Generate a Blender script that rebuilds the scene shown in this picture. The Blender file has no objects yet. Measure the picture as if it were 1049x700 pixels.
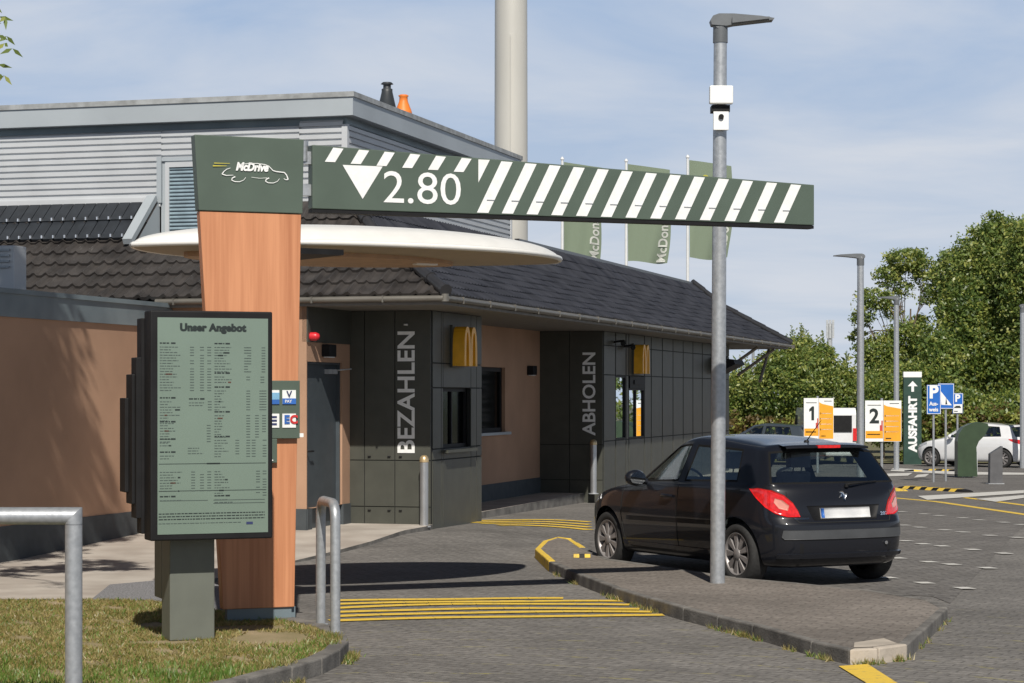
import bpy, bmesh, math, random
from mathutils import Vector, Matrix
from mathutils.bvhtree import BVHTree
random.seed(7)
R = math.radians
sc = bpy.context.scene
col = sc.collection
F, HZ, CX, EYE = 2250.0, 405.0, 524.5, 1.87

# ------------------------------------------------------------------ helpers
def gz(y):
    if y <= 28: return 0.0
    return -0.011 * (min(y, 120) - 28)
def sst(t): t = max(0, min(1, t)); return t*t*(3-2*t)
def gxy(x, y):
    r = (x+1.08)*.9613-(y-29.2)*.2756
    return gz(y) + .10*sst((y-24.3)/4.2)*(1-sst((y-42)/12))*(1-sst((r-.5)/2.6))
def at(px, py, z=None):
    """ground point seen at a pixel of the photograph (z given: that level, else the sloping ground)"""
    if z is not None: D = (EYE - z) * F / (py - HZ)
    else:
        D = EYE * F / (py - HZ)
        if D > 28: D = 3514.5 / (py - 429.75)
        z = gz(D)
    return Vector(((px - CX) * D / F, D, z))

_M = {}
def mat(name, c, rough=.7, metal=0, var=.12, scale=6, bump=0, bscale=40, c2=None, coat=0, spec=.5, stretch=None, detail=6, fac=(.35,.65)):
    if name in _M: return _M[name]
    m = bpy.data.materials.new(name); m.use_nodes = True
    nt = m.node_tree; N = nt.nodes; L = nt.links
    b = N['Principled BSDF']
    b.inputs['Roughness'].default_value = rough; b.inputs['Metallic'].default_value = metal
    b.inputs['Coat Weight'].default_value = coat; b.inputs['Specular IOR Level'].default_value = spec
    tc = N.new('ShaderNodeTexCoord'); mp = N.new('ShaderNodeMapping'); L.new(tc.outputs['Object'], mp.inputs[0])
    if stretch: mp.inputs['Scale'].default_value = stretch
    n = N.new('ShaderNodeTexNoise'); n.inputs['Scale'].default_value = scale; n.inputs['Detail'].default_value = detail
    L.new(mp.outputs[0], n.inputs['Vector'])
    r = N.new('ShaderNodeValToRGB'); L.new(n.outputs['Fac'], r.inputs[0])
    if c2 is None: c1 = [x*(1-var) for x in c]; c2 = [min(1, x*(1+var)) for x in c]
    else: c1 = c
    r.color_ramp.elements[0].position = fac[0]; r.color_ramp.elements[1].position = fac[1]
    r.color_ramp.elements[0].color = (*c1, 1); r.color_ramp.elements[1].color = (*c2, 1)
    L.new(r.outputs[0], b.inputs['Base Color'])
    if bump:
        n2 = N.new('ShaderNodeTexNoise'); n2.inputs['Scale'].default_value = bscale; L.new(mp.outputs[0], n2.inputs['Vector'])
        bp = N.new('ShaderNodeBump'); bp.inputs['Strength'].default_value = bump; bp.inputs['Distance'].default_value = .02
        L.new(n2.outputs['Fac'], bp.inputs['Height']); L.new(bp.outputs[0], b.inputs['Normal'])
    _M[name] = m
    return m

class MB:
    def __init__(s): s.v = []; s.f = []; s.mi = []; s.sm = []
    def add(s, vs, fs, m=0, smooth=False):
        o = len(s.v); s.v += [tuple(v) for v in vs]
        for f in fs: s.f.append([i+o for i in f]); s.mi.append(m); s.sm.append(smooth)
        return s
    def box(s, x0, x1, y0, y1, z0, z1, m=0):
        return s.hexa([(x0,y0,z0),(x1,y0,z0),(x1,y1,z0),(x0,y1,z0),(x0,y0,z1),(x1,y0,z1),(x1,y1,z1),(x0,y1,z1)], m)
    def hexa(s, p, m=0):
        return s.add(p, [(3,2,1,0),(4,5,6,7),(0,1,5,4),(1,2,6,5),(2,3,7,6),(3,0,4,7)], m)
    def quad(s, a, b, c, d, m=0): return s.add([a,b,c,d], [(0,1,2,3)], m)
    def prism(s, poly, fn, d0, d1, m=0, mside=None):
        """poly: 2-D points; fn(a,b,d)->3-D; extruded from d0 to d1"""
        n = len(poly)
        s.add([fn(a,b,d0) for a,b in poly], [tuple(range(n))], m)
        s.add([fn(a,b,d1) for a,b in poly], [tuple(reversed(range(n)))], m)
        vs = [fn(a,b,d0) for a,b in poly]+[fn(a,b,d1) for a,b in poly]
        return s.add(vs, [(i, i+n, (i+1)%n+n, (i+1)%n) for i in range(n)], m if mside is None else mside)
    def tube(s, pts, r, seg=12, m=0, cap=True):
        pts = [Vector(p) for p in pts]; n = len(pts)
        rs = r if isinstance(r, (list,tuple)) else [r]*n
        vs = []; up = None
        for i, p in enumerate(pts):
            d = ((pts[i+1]-p) if i == 0 else (p-pts[i-1]) if i == n-1 else (pts[i+1]-p).normalized()+(p-pts[i-1]).normalized()).normalized()
            if up is None: up = Vector((0,0,1)) if abs(d.z) < .9 else Vector((1,0,0))
            a = up.cross(d).normalized(); b = d.cross(a).normalized(); up = b
            vs += [p + (a*math.cos(2*math.pi*k/seg) + b*math.sin(2*math.pi*k/seg))*rs[i] for k in range(seg)]
        fs = [(i*seg+k, i*seg+(k+1)%seg, (i+1)*seg+(k+1)%seg, (i+1)*seg+k) for i in range(n-1) for k in range(seg)]
        s.add(vs, fs, m, True)
        if cap:
            s.add(vs[:seg], [tuple(reversed(range(seg)))], m); s.add(vs[-seg:], [tuple(range(seg))], m)
        return s
    def lathe(s, prof, c=(0,0,0), seg=24, m=0, fn=None, cap=True):
        vs = []
        for r, z in prof:
            for k in range(seg):
                a = 2*math.pi*k/seg; p = (r*math.cos(a), r*math.sin(a), z)
                if fn: p = fn(p)
                vs.append((p[0]+c[0], p[1]+c[1], p[2]+c[2]))
        n = len(prof)
        s.add(vs, [(i*seg+k, i*seg+(k+1)%seg, (i+1)*seg+(k+1)%seg, (i+1)*seg+k) for i in range(n-1) for k in range(seg)], m, True)
        if cap and prof[0][0] > 1e-4: s.add(vs[:seg], [tuple(reversed(range(seg)))], m)
        if cap and prof[-1][0] > 1e-4: s.add(vs[-seg:], [tuple(range(seg))], m)
        return s
    def text(s, body, size, org, xd, yd, m=0, bold=0, width=None, align='LEFT', depth=.003, shear=0, space=1):
        cu = bpy.data.curves.new('lettering_curve', 'FONT'); cu.body = body; cu.size = 1; cu.offset = bold; cu.shear = shear
        cu.space_character = space; cu.resolution_u = 4
        ob = bpy.data.objects.new('lettering_curve', cu); me = bpy.data.meshes.new_from_object(ob)
        bpy.data.objects.remove(ob); bpy.data.curves.remove(cu)
        xs = [v.co.x for v in me.vertices]; ys = [v.co.y for v in me.vertices]
        x0, x1 = min(xs), max(xs)
        sy = size / .70; sx = sy if width is None else width/(x1-x0)
        off = {'LEFT':0, 'CENTER':(x1-x0)/2, 'RIGHT':x1-x0}[align]
        xd = Vector(xd).normalized(); yd = Vector(yd).normalized(); nd = xd.cross(yd); org = Vector(org)
        vs = [org + xd*((v.co.x-x0-off)*sx) + yd*(v.co.y*sy) + nd*depth for v in me.vertices]
        s.add(vs, [tuple(p.vertices) for p in me.polygons], m)
        bpy.data.meshes.remove(me); return s
    def build(s, name, mats, parent=None, loc=None, rz=0, bevel=0):
        me = bpy.data.meshes.new(name); me.from_pydata(s.v, [], s.f)
        if not isinstance(mats, (list,tuple)): mats = [mats]
        for m in mats: me.materials.append(m)
        me.polygons.foreach_set('material_index', s.mi); me.polygons.foreach_set('use_smooth', s.sm); me.update()
        o = bpy.data.objects.new(name, me); col.objects.link(o)
        if parent: o.parent = parent
        if loc is not None: o.location = loc
        if rz: o.rotation_euler.z = rz
        if bevel:
            b = o.modifiers.new('bevel', 'BEVEL'); b.width = bevel; b.segments = 2; b.limit_method = 'ANGLE'; b.angle_limit = R(50)
        return o

def tag(o, label=None, cat=None, group=None, kind=None):
    if label: o['label'] = label
    if cat: o['category'] = cat
    if group: o['group'] = group
    if kind: o['kind'] = kind
    return o
def thing(name, label, cat, loc, rz=0, group=None):
    o = bpy.data.objects.new(name, None); col.objects.link(o); o.location = loc; o.rotation_euler.z = rz
    o.empty_display_size = .2
    return tag(o, label, cat, group)
def copy_tree(o, parent=None):
    c = o.copy(); col.objects.link(c); c.parent = parent
    for ch in list(o.children): copy_tree(ch, c)
    return c

# ------------------------------------------------------------------ materials
galv = mat('galvanised_steel', (.36,.38,.40), .42, .55, scale=25, c2=(.46,.48,.50), bump=.05)
galv2 = mat('dull_galvanised', (.38,.40,.42), .5, .35, scale=8, c2=(.50,.52,.54))
dgreen = mat('sign_green', (.080,.110,.086), .45, var=.09, scale=2, detail=9)
wht = mat('white_film', (.80,.81,.80), .5, var=.04, scale=20)
anth = mat('anthracite_panel', (.060,.062,.051), .5, var=.09, scale=4)
groove = mat('dark_groove', (.012,.013,.012), .8)
black = mat('black_plastic', (.010,.010,.011), .6, var=.2, spec=.25)
rubber = mat('tyre_rubber', (.022,.022,.022), .85, var=.2, scale=30, bump=.1)
render_w = mat('brown_render', (.40,.245,.16), .9, scale=.9, var=.11, bump=.25, bscale=220)
plinth_m = mat('plinth_render', (.055,.065,.072), .8, var=.12)
fascia_m = mat('grey_blue_metal', (.125,.165,.19), .5, .1, scale=1.5, c2=(.19,.24,.265))
alu = mat('light_aluminium_sheet', (.52,.54,.56), .5, .15, var=.05, scale=2)
alu2 = mat('parapet_sheet', (.37,.41,.44), .5, .15, var=.07, scale=.8)
tile_m = mat('brown_roof_tile', (.030,.027,.026), .5, scale=3.5, c2=(.058,.052,.049), spec=.35)  # front slope tile, browner and paler than on the other slopes
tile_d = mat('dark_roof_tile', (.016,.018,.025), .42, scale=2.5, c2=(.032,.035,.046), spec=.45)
panel_m = mat('slate_panel', (.020,.024,.030), .5, var=.2)
yel = mat('yellow_sign', (.85,.42,.02), .4, var=.08)
redm = mat('red_plastic', (.55,.02,.03), .35)
doorm = mat('door_grey', (.055,.068,.078), .5, var=.08)
conc = mat('pale_concrete_slab', (.34,.30,.26), .9, scale=1.7, c2=(.46,.42,.37), bump=.2, bscale=80)
kerbm = mat('kerb_stone', (.10,.095,.088), .9, scale=5, c2=(.19,.18,.165), bump=.3, bscale=60)
kerbl = mat('light_kerb_stone', (.42,.37,.31), .9, scale=6, var=.12, bump=.2)

def paver_mat(name, c1, c2, mortar, bw, bh, rot=0, patch=.25, bump=.25):
    m = bpy.data.materials.new(name); m.use_nodes = True; nt = m.node_tree; N = nt.nodes; L = nt.links
    b = N['Principled BSDF']; b.inputs['Roughness'].default_value = .85; b.inputs['Specular IOR Level'].default_value = .35
    tc = N.new('ShaderNodeTexCoord'); mp = N.new('ShaderNodeMapping'); mp.inputs['Rotation'].default_value[2] = rot
    L.new(tc.outputs['Object'], mp.inputs[0])
    nd = N.new('ShaderNodeTexNoise'); nd.inputs['Scale'].default_value = 1.3; L.new(mp.outputs[0], nd.inputs['Vector'])
    ad = N.new('ShaderNodeMixRGB'); ad.blend_type = 'ADD'; ad.inputs[0].default_value = .06
    L.new(mp.outputs[0], ad.inputs[1]); L.new(nd.outputs['Color'], ad.inputs[2])
    br = N.new('ShaderNodeTexBrick'); br.inputs['Scale'].default_value = 1; br.inputs['Brick Width'].default_value = bw
    br.inputs['Row Height'].default_value = bh; br.inputs['Mortar Size'].default_value = .009; br.inputs['Mortar Smooth'].default_value = .4
    br.inputs['Color1'].default_value = (*c1,1); br.inputs['Color2'].default_value = (*c2,1); br.inputs['Mortar'].default_value = (*mortar,1)
    L.new(ad.outputs[0], br.inputs['Vector'])
    n = N.new('ShaderNodeTexNoise'); n.inputs['Scale'].default_value = .45; n.inputs['Detail'].default_value = 8; n.inputs['Roughness'].default_value = .65
    L.new(mp.outputs[0], n.inputs['Vector'])
    n3 = N.new('ShaderNodeTexNoise'); n3.inputs['Scale'].default_value = 19; n3.inputs['Detail'].default_value = 6; L.new(mp.outputs[0], n3.inputs['Vector'])
    mr = N.new('ShaderNodeMapRange'); mr.inputs[1].default_value = .3; mr.inputs[2].default_value = .7; mr.inputs[3].default_value = 1-patch; mr.inputs[4].default_value = 1+patch
    L.new(n.outputs['Fac'], mr.inputs[0])
    mr3 = N.new('ShaderNodeMapRange'); mr3.inputs[1].default_value = .3; mr3.inputs[2].default_value = .7; mr3.inputs[3].default_value = .72; mr3.inputs[4].default_value = 1.28
    L.new(n3.outputs['Fac'], mr3.inputs[0])
    mu = N.new('ShaderNodeMath'); mu.operation = 'MULTIPLY'; L.new(mr.outputs[0], mu.inputs[0]); L.new(mr3.outputs[0], mu.inputs[1])
    vm = N.new('ShaderNodeVectorMath'); vm.operation = 'SCALE'; L.new(br.outputs['Color'], vm.inputs[0]); L.new(mu.outputs[0], vm.inputs['Scale'])
    L.new(vm.outputs[0], b.inputs['Base Color'])
    iv = N.new('ShaderNodeMath'); iv.operation = 'SUBTRACT'; iv.inputs[0].default_value = 1; L.new(br.outputs['Fac'], iv.inputs[1])
    ad2 = N.new('ShaderNodeMath'); ad2.operation = 'ADD'; L.new(iv.outputs[0], ad2.inputs[0]); L.new(n3.outputs['Fac'], ad2.inputs[1])
    bp = N.new('ShaderNodeBump'); bp.inputs['Strength'].default_value = bump; bp.inputs['Distance'].default_value = .015
    L.new(ad2.outputs[0], bp.inputs['Height']); L.new(bp.outputs[0], b.inputs['Normal'])
    return m
def moss(m):
    nt = m.node_tree; N = nt.nodes; L = nt.links; b = N['Principled BSDF']; src = b.inputs['Base Color'].links[0].from_socket
    tc = N.new('ShaderNodeTexCoord'); mp = N.new('ShaderNodeMapping'); mp.inputs['Location'].default_value = (.6,-11.5,0); L.new(tc.outputs['Object'], mp.inputs[0])
    w = N.new('ShaderNodeTexWave'); w.wave_type = 'RINGS'; w.rings_direction = 'Z'; w.inputs['Scale'].default_value = .62; w.inputs['Distortion'].default_value = 2.2; w.inputs['Detail'].default_value = 3; w.inputs['Detail Scale'].default_value = 1.5; L.new(mp.outputs[0], w.inputs[0])
    n = N.new('ShaderNodeTexNoise'); n.inputs['Scale'].default_value = 5; n.inputs['Detail'].default_value = 8; n.inputs['Roughness'].default_value = .8; L.new(tc.outputs['Object'], n.inputs[0])
    a = N.new('ShaderNodeMapRange'); a.inputs[1].default_value = .965; a.inputs[2].default_value = 1; L.new(w.outputs['Fac'], a.inputs[0])
    c = N.new('ShaderNodeMapRange'); c.inputs[1].default_value = .50; c.inputs[2].default_value = .62; L.new(n.outputs['Fac'], c.inputs[0])
    sx_ = N.new('ShaderNodeSeparateXYZ'); L.new(tc.outputs['Object'], sx_.inputs[0])
    d = N.new('ShaderNodeMapRange'); d.inputs[1].default_value = 20; d.inputs[2].default_value = 16; L.new(sx_.outputs['Y'], d.inputs[0])
    m1 = N.new('ShaderNodeMath'); m1.operation = 'MULTIPLY'; L.new(a.outputs[0], m1.inputs[0]); L.new(c.outputs[0], m1.inputs[1])
    m2 = N.new('ShaderNodeMath'); m2.operation = 'MULTIPLY'; L.new(m1.outputs[0], m2.inputs[0]); L.new(d.outputs[0], m2.inputs[1])
    # dark stains
    n2 = N.new('ShaderNodeTexNoise'); n2.inputs['Scale'].default_value = .9; n2.inputs['Detail'].default_value = 3; L.new(mp.outputs[0], n2.inputs[0])
    e = N.new('ShaderNodeMapRange'); e.inputs[1].default_value = .58; e.inputs[2].default_value = .70; e.inputs[3].default_value = 0; e.inputs[4].default_value = .35; L.new(n2.outputs['Fac'], e.inputs[0])
    x0 = N.new('ShaderNodeMixRGB'); L.new(e.outputs[0], x0.inputs[0]); L.new(src, x0.inputs[1]); x0.inputs[2].default_value = (.085,.08,.075,1)
    x = N.new('ShaderNodeMixRGB'); L.new(m2.outputs[0], x.inputs[0]); L.new(x0.outputs[0], x.inputs[1]); x.inputs[2].default_value = (.30,.27,.10,1)
    L.new(x.outputs[0], b.inputs['Base Color']); return m
road_m = paver_mat('road_pavers', (.145,.137,.128), (.18,.17,.158), (.10,.095,.088), .22, .11, R(28))
moss(road_m)
park_m = paver_mat('parking_pavers', (.13,.122,.114), (.17,.16,.15), (.05,.048,.044), .30, .15, R(-16), patch=.15)
isle_m = paver_mat('island_pavers', (.17,.15,.132), (.21,.187,.165), (.13,.115,.10), .2, .1, R(20), bump=.35)

def paint_mat(name, c, base, wear=.5):
    m = bpy.data.materials.new(name); m.use_nodes = True; nt = m.node_tree; N = nt.nodes; L = nt.links
    b = N['Principled BSDF']; b.inputs['Roughness'].default_value = .75
    tc = N.new('ShaderNodeTexCoord'); n = N.new('ShaderNodeTexNoise'); n.inputs['Scale'].default_value = 9; n.inputs['Detail'].default_value = 8; n.inputs['Roughness'].default_value = .75
    L.new(tc.outputs['Object'], n.inputs['Vector'])
    r = N.new('ShaderNodeValToRGB'); r.color_ramp.elements[0].position = wear-.16; r.color_ramp.elements[1].position = wear
    r.color_ramp.elements[0].color = (*base,1); r.color_ramp.elements[1].color = (*c,1)
    L.new(n.outputs['Fac'], r.inputs[0]); L.new(r.outputs[0], b.inputs['Base Color'])
    return m
yel_paint = paint_mat('yellow_road_paint', (.72,.49,.06), (.27,.23,.12), .47)
wht_paint = paint_mat('white_road_paint', (.55,.54,.51), (.2,.19,.18), .42)

def glass_mat(name, tint=(.03,.035,.035), alpha=.45, rough=.03, gmax=.9):
    m = bpy.data.materials.new(name); m.use_nodes = True; nt = m.node_tree; N = nt.nodes; L = nt.links
    N.remove(N['Principled BSDF'])
    tr = N.new('ShaderNodeBsdfTransparent'); tr.inputs[0].default_value = (*tint,1)
    gl = N.new('ShaderNodeBsdfGlossy'); gl.inputs['Roughness'].default_value = rough; gl.inputs[0].default_value = (.9,.95,1,1)
    fr = N.new('ShaderNodeLayerWeight'); fr.inputs[0].default_value = .5
    pw = N.new('ShaderNodeMath'); pw.operation = 'POWER'; pw.inputs[1].default_value = 3.5; L.new(fr.outputs['Facing'], pw.inputs[0])
    mx = N.new('ShaderNodeMath'); mx.operation = 'MULTIPLY_ADD'; mx.inputs[1].default_value = gmax; mx.inputs[2].default_value = alpha + .04
    mx.use_clamp = True; L.new(pw.outputs[0], mx.inputs[0])
    sh = N.new('ShaderNodeMixShader'); L.new(mx.outputs[0], sh.inputs[0]); L.new(tr.outputs[0], sh.inputs[1]); L.new(gl.outputs[0], sh.inputs[2])
    L.new(sh.outputs[0], N['Material Output'].inputs[0]); return m
car_glass = glass_mat('car_glass', (.84,.92,.90), .17)
win_glass = glass_mat('window_glass', (.05,.06,.06), .0, .12, .3)
mirror_glass = glass_mat('mirror_glass', (.02,.02,.02), .75, .01)

def leaf_mat(name, c, c2, tr=.48, scale=.6):
    m = bpy.data.materials.new(name); m.use_nodes = True; nt = m.node_tree; N = nt.nodes; L = nt.links
    N.remove(N['Principled BSDF'])
    tc = N.new('ShaderNodeTexCoord'); n = N.new('ShaderNodeTexNoise'); n.inputs['Scale'].default_value = scale; n.inputs['Detail'].default_value = 5
    L.new(tc.outputs['Object'], n.inputs['Vector'])
    r = N.new('ShaderNodeValToRGB'); r.color_ramp.elements[0].position = .38; r.color_ramp.elements[1].position = .62
    r.color_ramp.elements[0].color = (*c,1); r.color_ramp.elements[1].color = (*c2,1); L.new(n.outputs['Fac'], r.inputs[0])
    d = N.new('ShaderNodeBsdfDiffuse'); t = N.new('ShaderNodeBsdfTranslucent'); g = N.new('ShaderNodeBsdfGlossy'); g.inputs['Roughness'].default_value = .45
    L.new(r.outputs[0], d.inputs[0]); L.new(r.outputs[0], t.inputs[0])
    s1 = N.new('ShaderNodeMixShader'); s1.inputs[0].default_value = tr; L.new(d.outputs[0], s1.inputs[1]); L.new(t.outputs[0], s1.inputs[2])
    s2 = N.new('ShaderNodeMixShader'); s2.inputs[0].default_value = .04; L.new(s1.outputs[0], s2.inputs[1]); L.new(g.outputs[0], s2.inputs[2])
    L.new(s2.outputs[0], N['Material Output'].inputs[0]); return m
leafA = leaf_mat('leaf_mid', (.135,.20,.040), (.235,.31,.08))
leafB = leaf_mat('leaf_dark', (.085,.145,.036), (.145,.215,.055))
leafC = leaf_mat('leaf_pale', (.29,.34,.07), (.44,.46,.13))
leafD = leaf_mat('leaf_rust', (.14,.085,.03), (.17,.14,.04))
bark = mat('bark', (.13,.10,.075), .95, scale=8, var=.3, bump=.4, bscale=15)
barkl = mat('pale_bark', (.22,.18,.13), .95, scale=8, var=.3)

# wood with vertical grain
def wood_mat():
    m = bpy.data.materials.new('orange_wood_laminate'); m.use_nodes = True; nt = m.node_tree; N = nt.nodes; L = nt.links
    b = N['Principled BSDF']; b.inputs['Roughness'].default_value = .5
    tc = N.new('ShaderNodeTexCoord'); mp = N.new('ShaderNodeMapping'); mp.inputs['Scale'].default_value = (1,1,.035); L.new(tc.outputs['Object'], mp.inputs[0])
    n = N.new('ShaderNodeTexNoise'); n.inputs['Scale'].default_value = 30; n.inputs['Detail'].default_value = 6; L.new(mp.outputs[0], n.inputs['Vector'])
    n2 = N.new('ShaderNodeTexNoise'); n2.inputs['Scale'].default_value = 5; n2.inputs['Detail'].default_value = 3; L.new(mp.outputs[0], n2.inputs['Vector'])
    a = N.new('ShaderNodeMath'); a.operation = 'ADD'; L.new(n.outputs['Fac'], a.inputs[0]); L.new(n2.outputs['Fac'], a.inputs[1])
    h = N.new('ShaderNodeMath'); h.operation = 'MULTIPLY'; h.inputs[1].default_value = .5; L.new(a.outputs[0], h.inputs[0])
    r = N.new('ShaderNodeValToRGB'); r.color_ramp.elements[0].position = .36; r.color_ramp.elements[1].position = .62
    r.color_ramp.elements[0].color = (.42,.165,.075,1); r.color_ramp.elements[1].color = (.60,.27,.135,1)
    L.new(h.outputs[0], r.inputs[0]); L.new(r.outputs[0], b.inputs['Base Color']); return m
wood = wood_mat()

# ------------------------------------------------------------------ ground and roads
YC = [24,24.6,25.2,25.8,26.4,27,27.5,28,28.5,29,30,32,34,38,42,45,48,51,54,120]; XC = [-9,-6,-4,-3,-2.4,-1.8,-1.2,-.6,0,.6,1.2,1.8,2.4,3,3.6,4.2,5,6,7,8,9,10,12]
def ground_poly(name, pts, dz, m, kind='structure', cuts=YC, thick=0, mside=None, xcuts=XC):
    bm = bmesh.new(); bm.faces.new([bm.verts.new((p[0], p[1], 0)) for p in pts])
    bm.normal_update()
    for f in bm.faces:
        if f.normal.z < 0: f.normal_flip()
    for c in cuts:
        bmesh.ops.bisect_plane(bm, geom=bm.verts[:]+bm.edges[:]+bm.faces[:], plane_co=(0,c,0), plane_no=(0,1,0))
    for c in xcuts:
        bmesh.ops.bisect_plane(bm, geom=bm.verts[:]+bm.edges[:]+bm.faces[:], plane_co=(c,0,0), plane_no=(1,0,0))
    for v in bm.verts: v.co.z = (gxy(v.co.x, v.co.y) + dz) if not callable(dz) else dz(v.co.x, v.co.y)
    if thick:
        es = [e for e in bm.edges if e.is_boundary]
        r = bmesh.ops.extrude_edge_only(bm, edges=es)
        for v in r['geom']:
            if isinstance(v, bmesh.types.BMVert): v.co.z -= thick
        for f in bm.faces:
            if abs(f.normal.z) < .5 or f.normal.length < .1: f.material_index = 1 if mside else 0
        bmesh.ops.recalc_face_normals(bm, faces=bm.faces[:])
    me = bpy.data.meshes.new(name); bm.to_mesh(me); bm.free(); me.materials.append(m)
    if mside:
        me.materials.append(mside)
        for p in me.polygons: p.material_index = 1 if abs(p.normal.z) < .5 else 0
    o = bpy.data.objects.new(name, me); col.objects.link(o)
    if kind: o['kind'] = kind
    return o

ground_poly('ground', [(-300,-20),(300,-20),(300,900),(-300,900)], 0, road_m)
ground_poly('parking_area', [(3.93,19.7),(3.93+.2756*95,19.7+.9613*95),(3,111),(-.1,60),(1.9,34),(.55,27.2),(1.0,25.0),(2.3,21.2),(3.9,20.4)], .004, park_m)

# traffic island with kerb
ISL = [at(x,y,.11) for x,y in [(600,561),(586,552),(570,550),(556,554),(548,562),(562,575),(595,589),(627,601),(663,612),(700,622.5),(735,631),(771,639.5),(831,656.5),(870,665),(900,664),(930,660),(971,622.5),(957,615),(888,604),(820,597),(755,591.5),(690,582),(626,573)]]
def inset_poly(P, d):
    """shrink a closed polygon inwards by d (area-signed normals)"""
    n = len(P); A = sum(P[i].x*P[(i+1)%n].y-P[(i+1)%n].x*P[i].y for i in range(n))
    s = 1 if A > 0 else -1; out = []
    for i in range(n):
        a, b, c = P[i-1], P[i], P[(i+1)%n]
        e1 = (b-a).to_2d().normalized(); e2 = (c-b).to_2d().normalized()
        n1 = Vector((-e1.y, e1.x))*s; n2 = Vector((-e2.y, e2.x))*s
        v = (n1+n2); v = v.normalized()/max(.5, v.length/2)
        out.append(Vector((b.x+v.x*d, b.y+v.y*d, b.z)))
    return out
isl_in = inset_poly(ISL, .075)
ground_poly('island_paving', inset_poly(ISL, .05), lambda x,y: .106, isle_m, cuts=(), xcuts=())
def kerb_ring(name, P, Q, idx, m, z=.11, dep=.2):
    """separate kerb stones along P (outer) and Q (inner)"""
    mb = MB(); n = len(P)
    for i in idx:
        a, b, c, d = P[i], P[(i+1)%n], Q[(i+1)%n], Q[i]
        L = (b-a).length; k = max(1, round(L/.9))
        for j in range(k):
            t0 = j/k + .003/L; t1 = (j+1)/k - .003/L
            q = [a.lerp(b,t0), a.lerp(b,t1), d.lerp(c,t1), d.lerp(c,t0)]
            dz = random.uniform(-.004,.005)
            mb.hexa([(p.x,p.y,z-dep) for p in q]+[(p.x,p.y,z+dz) for p in q])
    o = mb.build(name, m, bevel=.012); o['kind'] = 'structure'; return o
nI = len(ISL)
kerb_ring('island_kerb', ISL, isl_in, [i for i in range(nI) if i not in (0,1,2,3,4,13,14)], kerbm)
kerb_ring('painted_kerb', ISL, isl_in, [0,1,2,3,4], yel_paint)
kerb_ring('pale_kerb', ISL, isl_in, [13,14], kerbl)
a = [ISL[13], ISL[14], ISL[15], isl_in[15], Vector((isl_in[14].x-.05, isl_in[14].y+.28, .13)), isl_in[13]]
ground_poly('corner_slab', [isl_in[13], isl_in[14], isl_in[15], isl_in[15]+Vector((-.04,.34,0)), isl_in[13]+Vector((.05,.3,0))], lambda x,y: .111, kerbl, cuts=(), xcuts=())

# yellow bar markings
def strip(mb, pts, w, dz=.008):
    pts = [Vector(p) for p in pts]
    for i in range(len(pts)-1):
        a, b = pts[i], pts[i+1]; d = (b-a); n = Vector((-d.y, d.x, 0)).normalized()*w/2
        q = [a-n, b-n, b+n, a+n]
        mb.quad(*[(p.x, p.y, gxy(p.x,p.y)+dz) for p in q])
def bars(pxrows, w, zz=None):
    mb = MB()
    for (xa, ya, xb, yb, xc, yc) in pxrows:
        A, B, C = at(xa,ya,zz), at(xb,yb,zz), at(xc,yc,zz)
        pts = []
        for k in range(13):
            t = k/12; p = A*(1-t)**2 + B*2*t*(1-t) + C*t*t; p.y += .02*math.sin(t*9+xa); pts.append(p)
        strip(mb, pts, w)
    return mb
rows = [(346,616,470,614,577,613.5),(345,619.5,480,616,640,616.5),(344,623.5,480,617,645,620.5),(342,628,480,622.5,655,624.5),(340,632.5,480,626.5,668,627.5),(338,636.5,490,632,680,631)]
o = bars(rows, .165).build('road_marking', yel_paint); tag(o, kind='structure')
rows = [(478,532.5,530,529.5,604,531),(474,534.5,530,531.5,604,533.5),(492,535.5,540,534,604,536),(510,537.5,550,536,604,538.5)]
o = bars(rows, .22, .09).build('road_marking', yel_paint); tag(o, kind='structure')
mb = MB()
P = [at(x,y) for x,y in [(859,683.5),(889,681.5),(918,700),(952,724),(915,724),(886,700)]]
mb.add([(p.x,p.y,.008) for p in P], [(0,1,4,5),(1,2,3,4)][:0]+[(0,1,2,3,4,5)])
o = mb.build('road_marking', yel_paint); tag(o, kind='structure')
# thin yellow lines and pale strips in the car park
mb = MB(); strip(mb, [at(905,509.5), at(960,514.5), at(1049,527.5), at(1120,538)], .17); strip(mb, [at(975,508.5), at(1049,518), at(1110,526)], .17)
o = mb.build('parking_line', yel_paint); tag(o, kind='structure')
# white marker pavers
hd = Vector((-.4067,.9135,0)); hr = Vector((.9135,.4067,0))
mb = MB()
for x,y in [(200,163),(312,174),(385,183),(497,193),(575,203),(692,214),(775,225),(215,228),(290,238),(412,251),(497,261),(625,277),(757,287),(222,303),(308,318),(398,328),(543,345),(692,363),(850,383),(185,386),(335,404),(442,416),(613,433),(137,480),(312,505),(503,530),(860,236),(900,300),(960,310)]:
    p = at(880+x/4.667, 490+y/4.667); ha = Vector((1,.06,0)); hb = Vector((-.28,.96,0)); q = [p-ha*.075-hb*.1, p+ha*.075-hb*.1, p+ha*.075+hb*.1, p-ha*.075+hb*.1]
    mb.quad(*[(v.x,v.y,gz(v.y)+.012) for v in q])
o = mb.build('parking_marker', wht_paint); tag(o, kind='structure')
mb = MB()
for q in [[(940,509),(1049,503),(1049,506),(950,513)],[(905,486),(935,485),(930,488),(900,489)],[(940,487),(952,486),(948,489),(936,490)],[(915,480),(990,484),(1049,485),(1049,487),(985,487),(912,483)],[(1000,512),(1049,508),(1049,511),(1020,515)]]:
    P = [at(x,y) for x,y in q]; mb.add([(p.x,p.y,gz(p.y)+.016) for p in P], [tuple(range(len(P)))])
o = mb.build('parking_stripe', wht_paint); tag(o, kind='structure')
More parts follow.
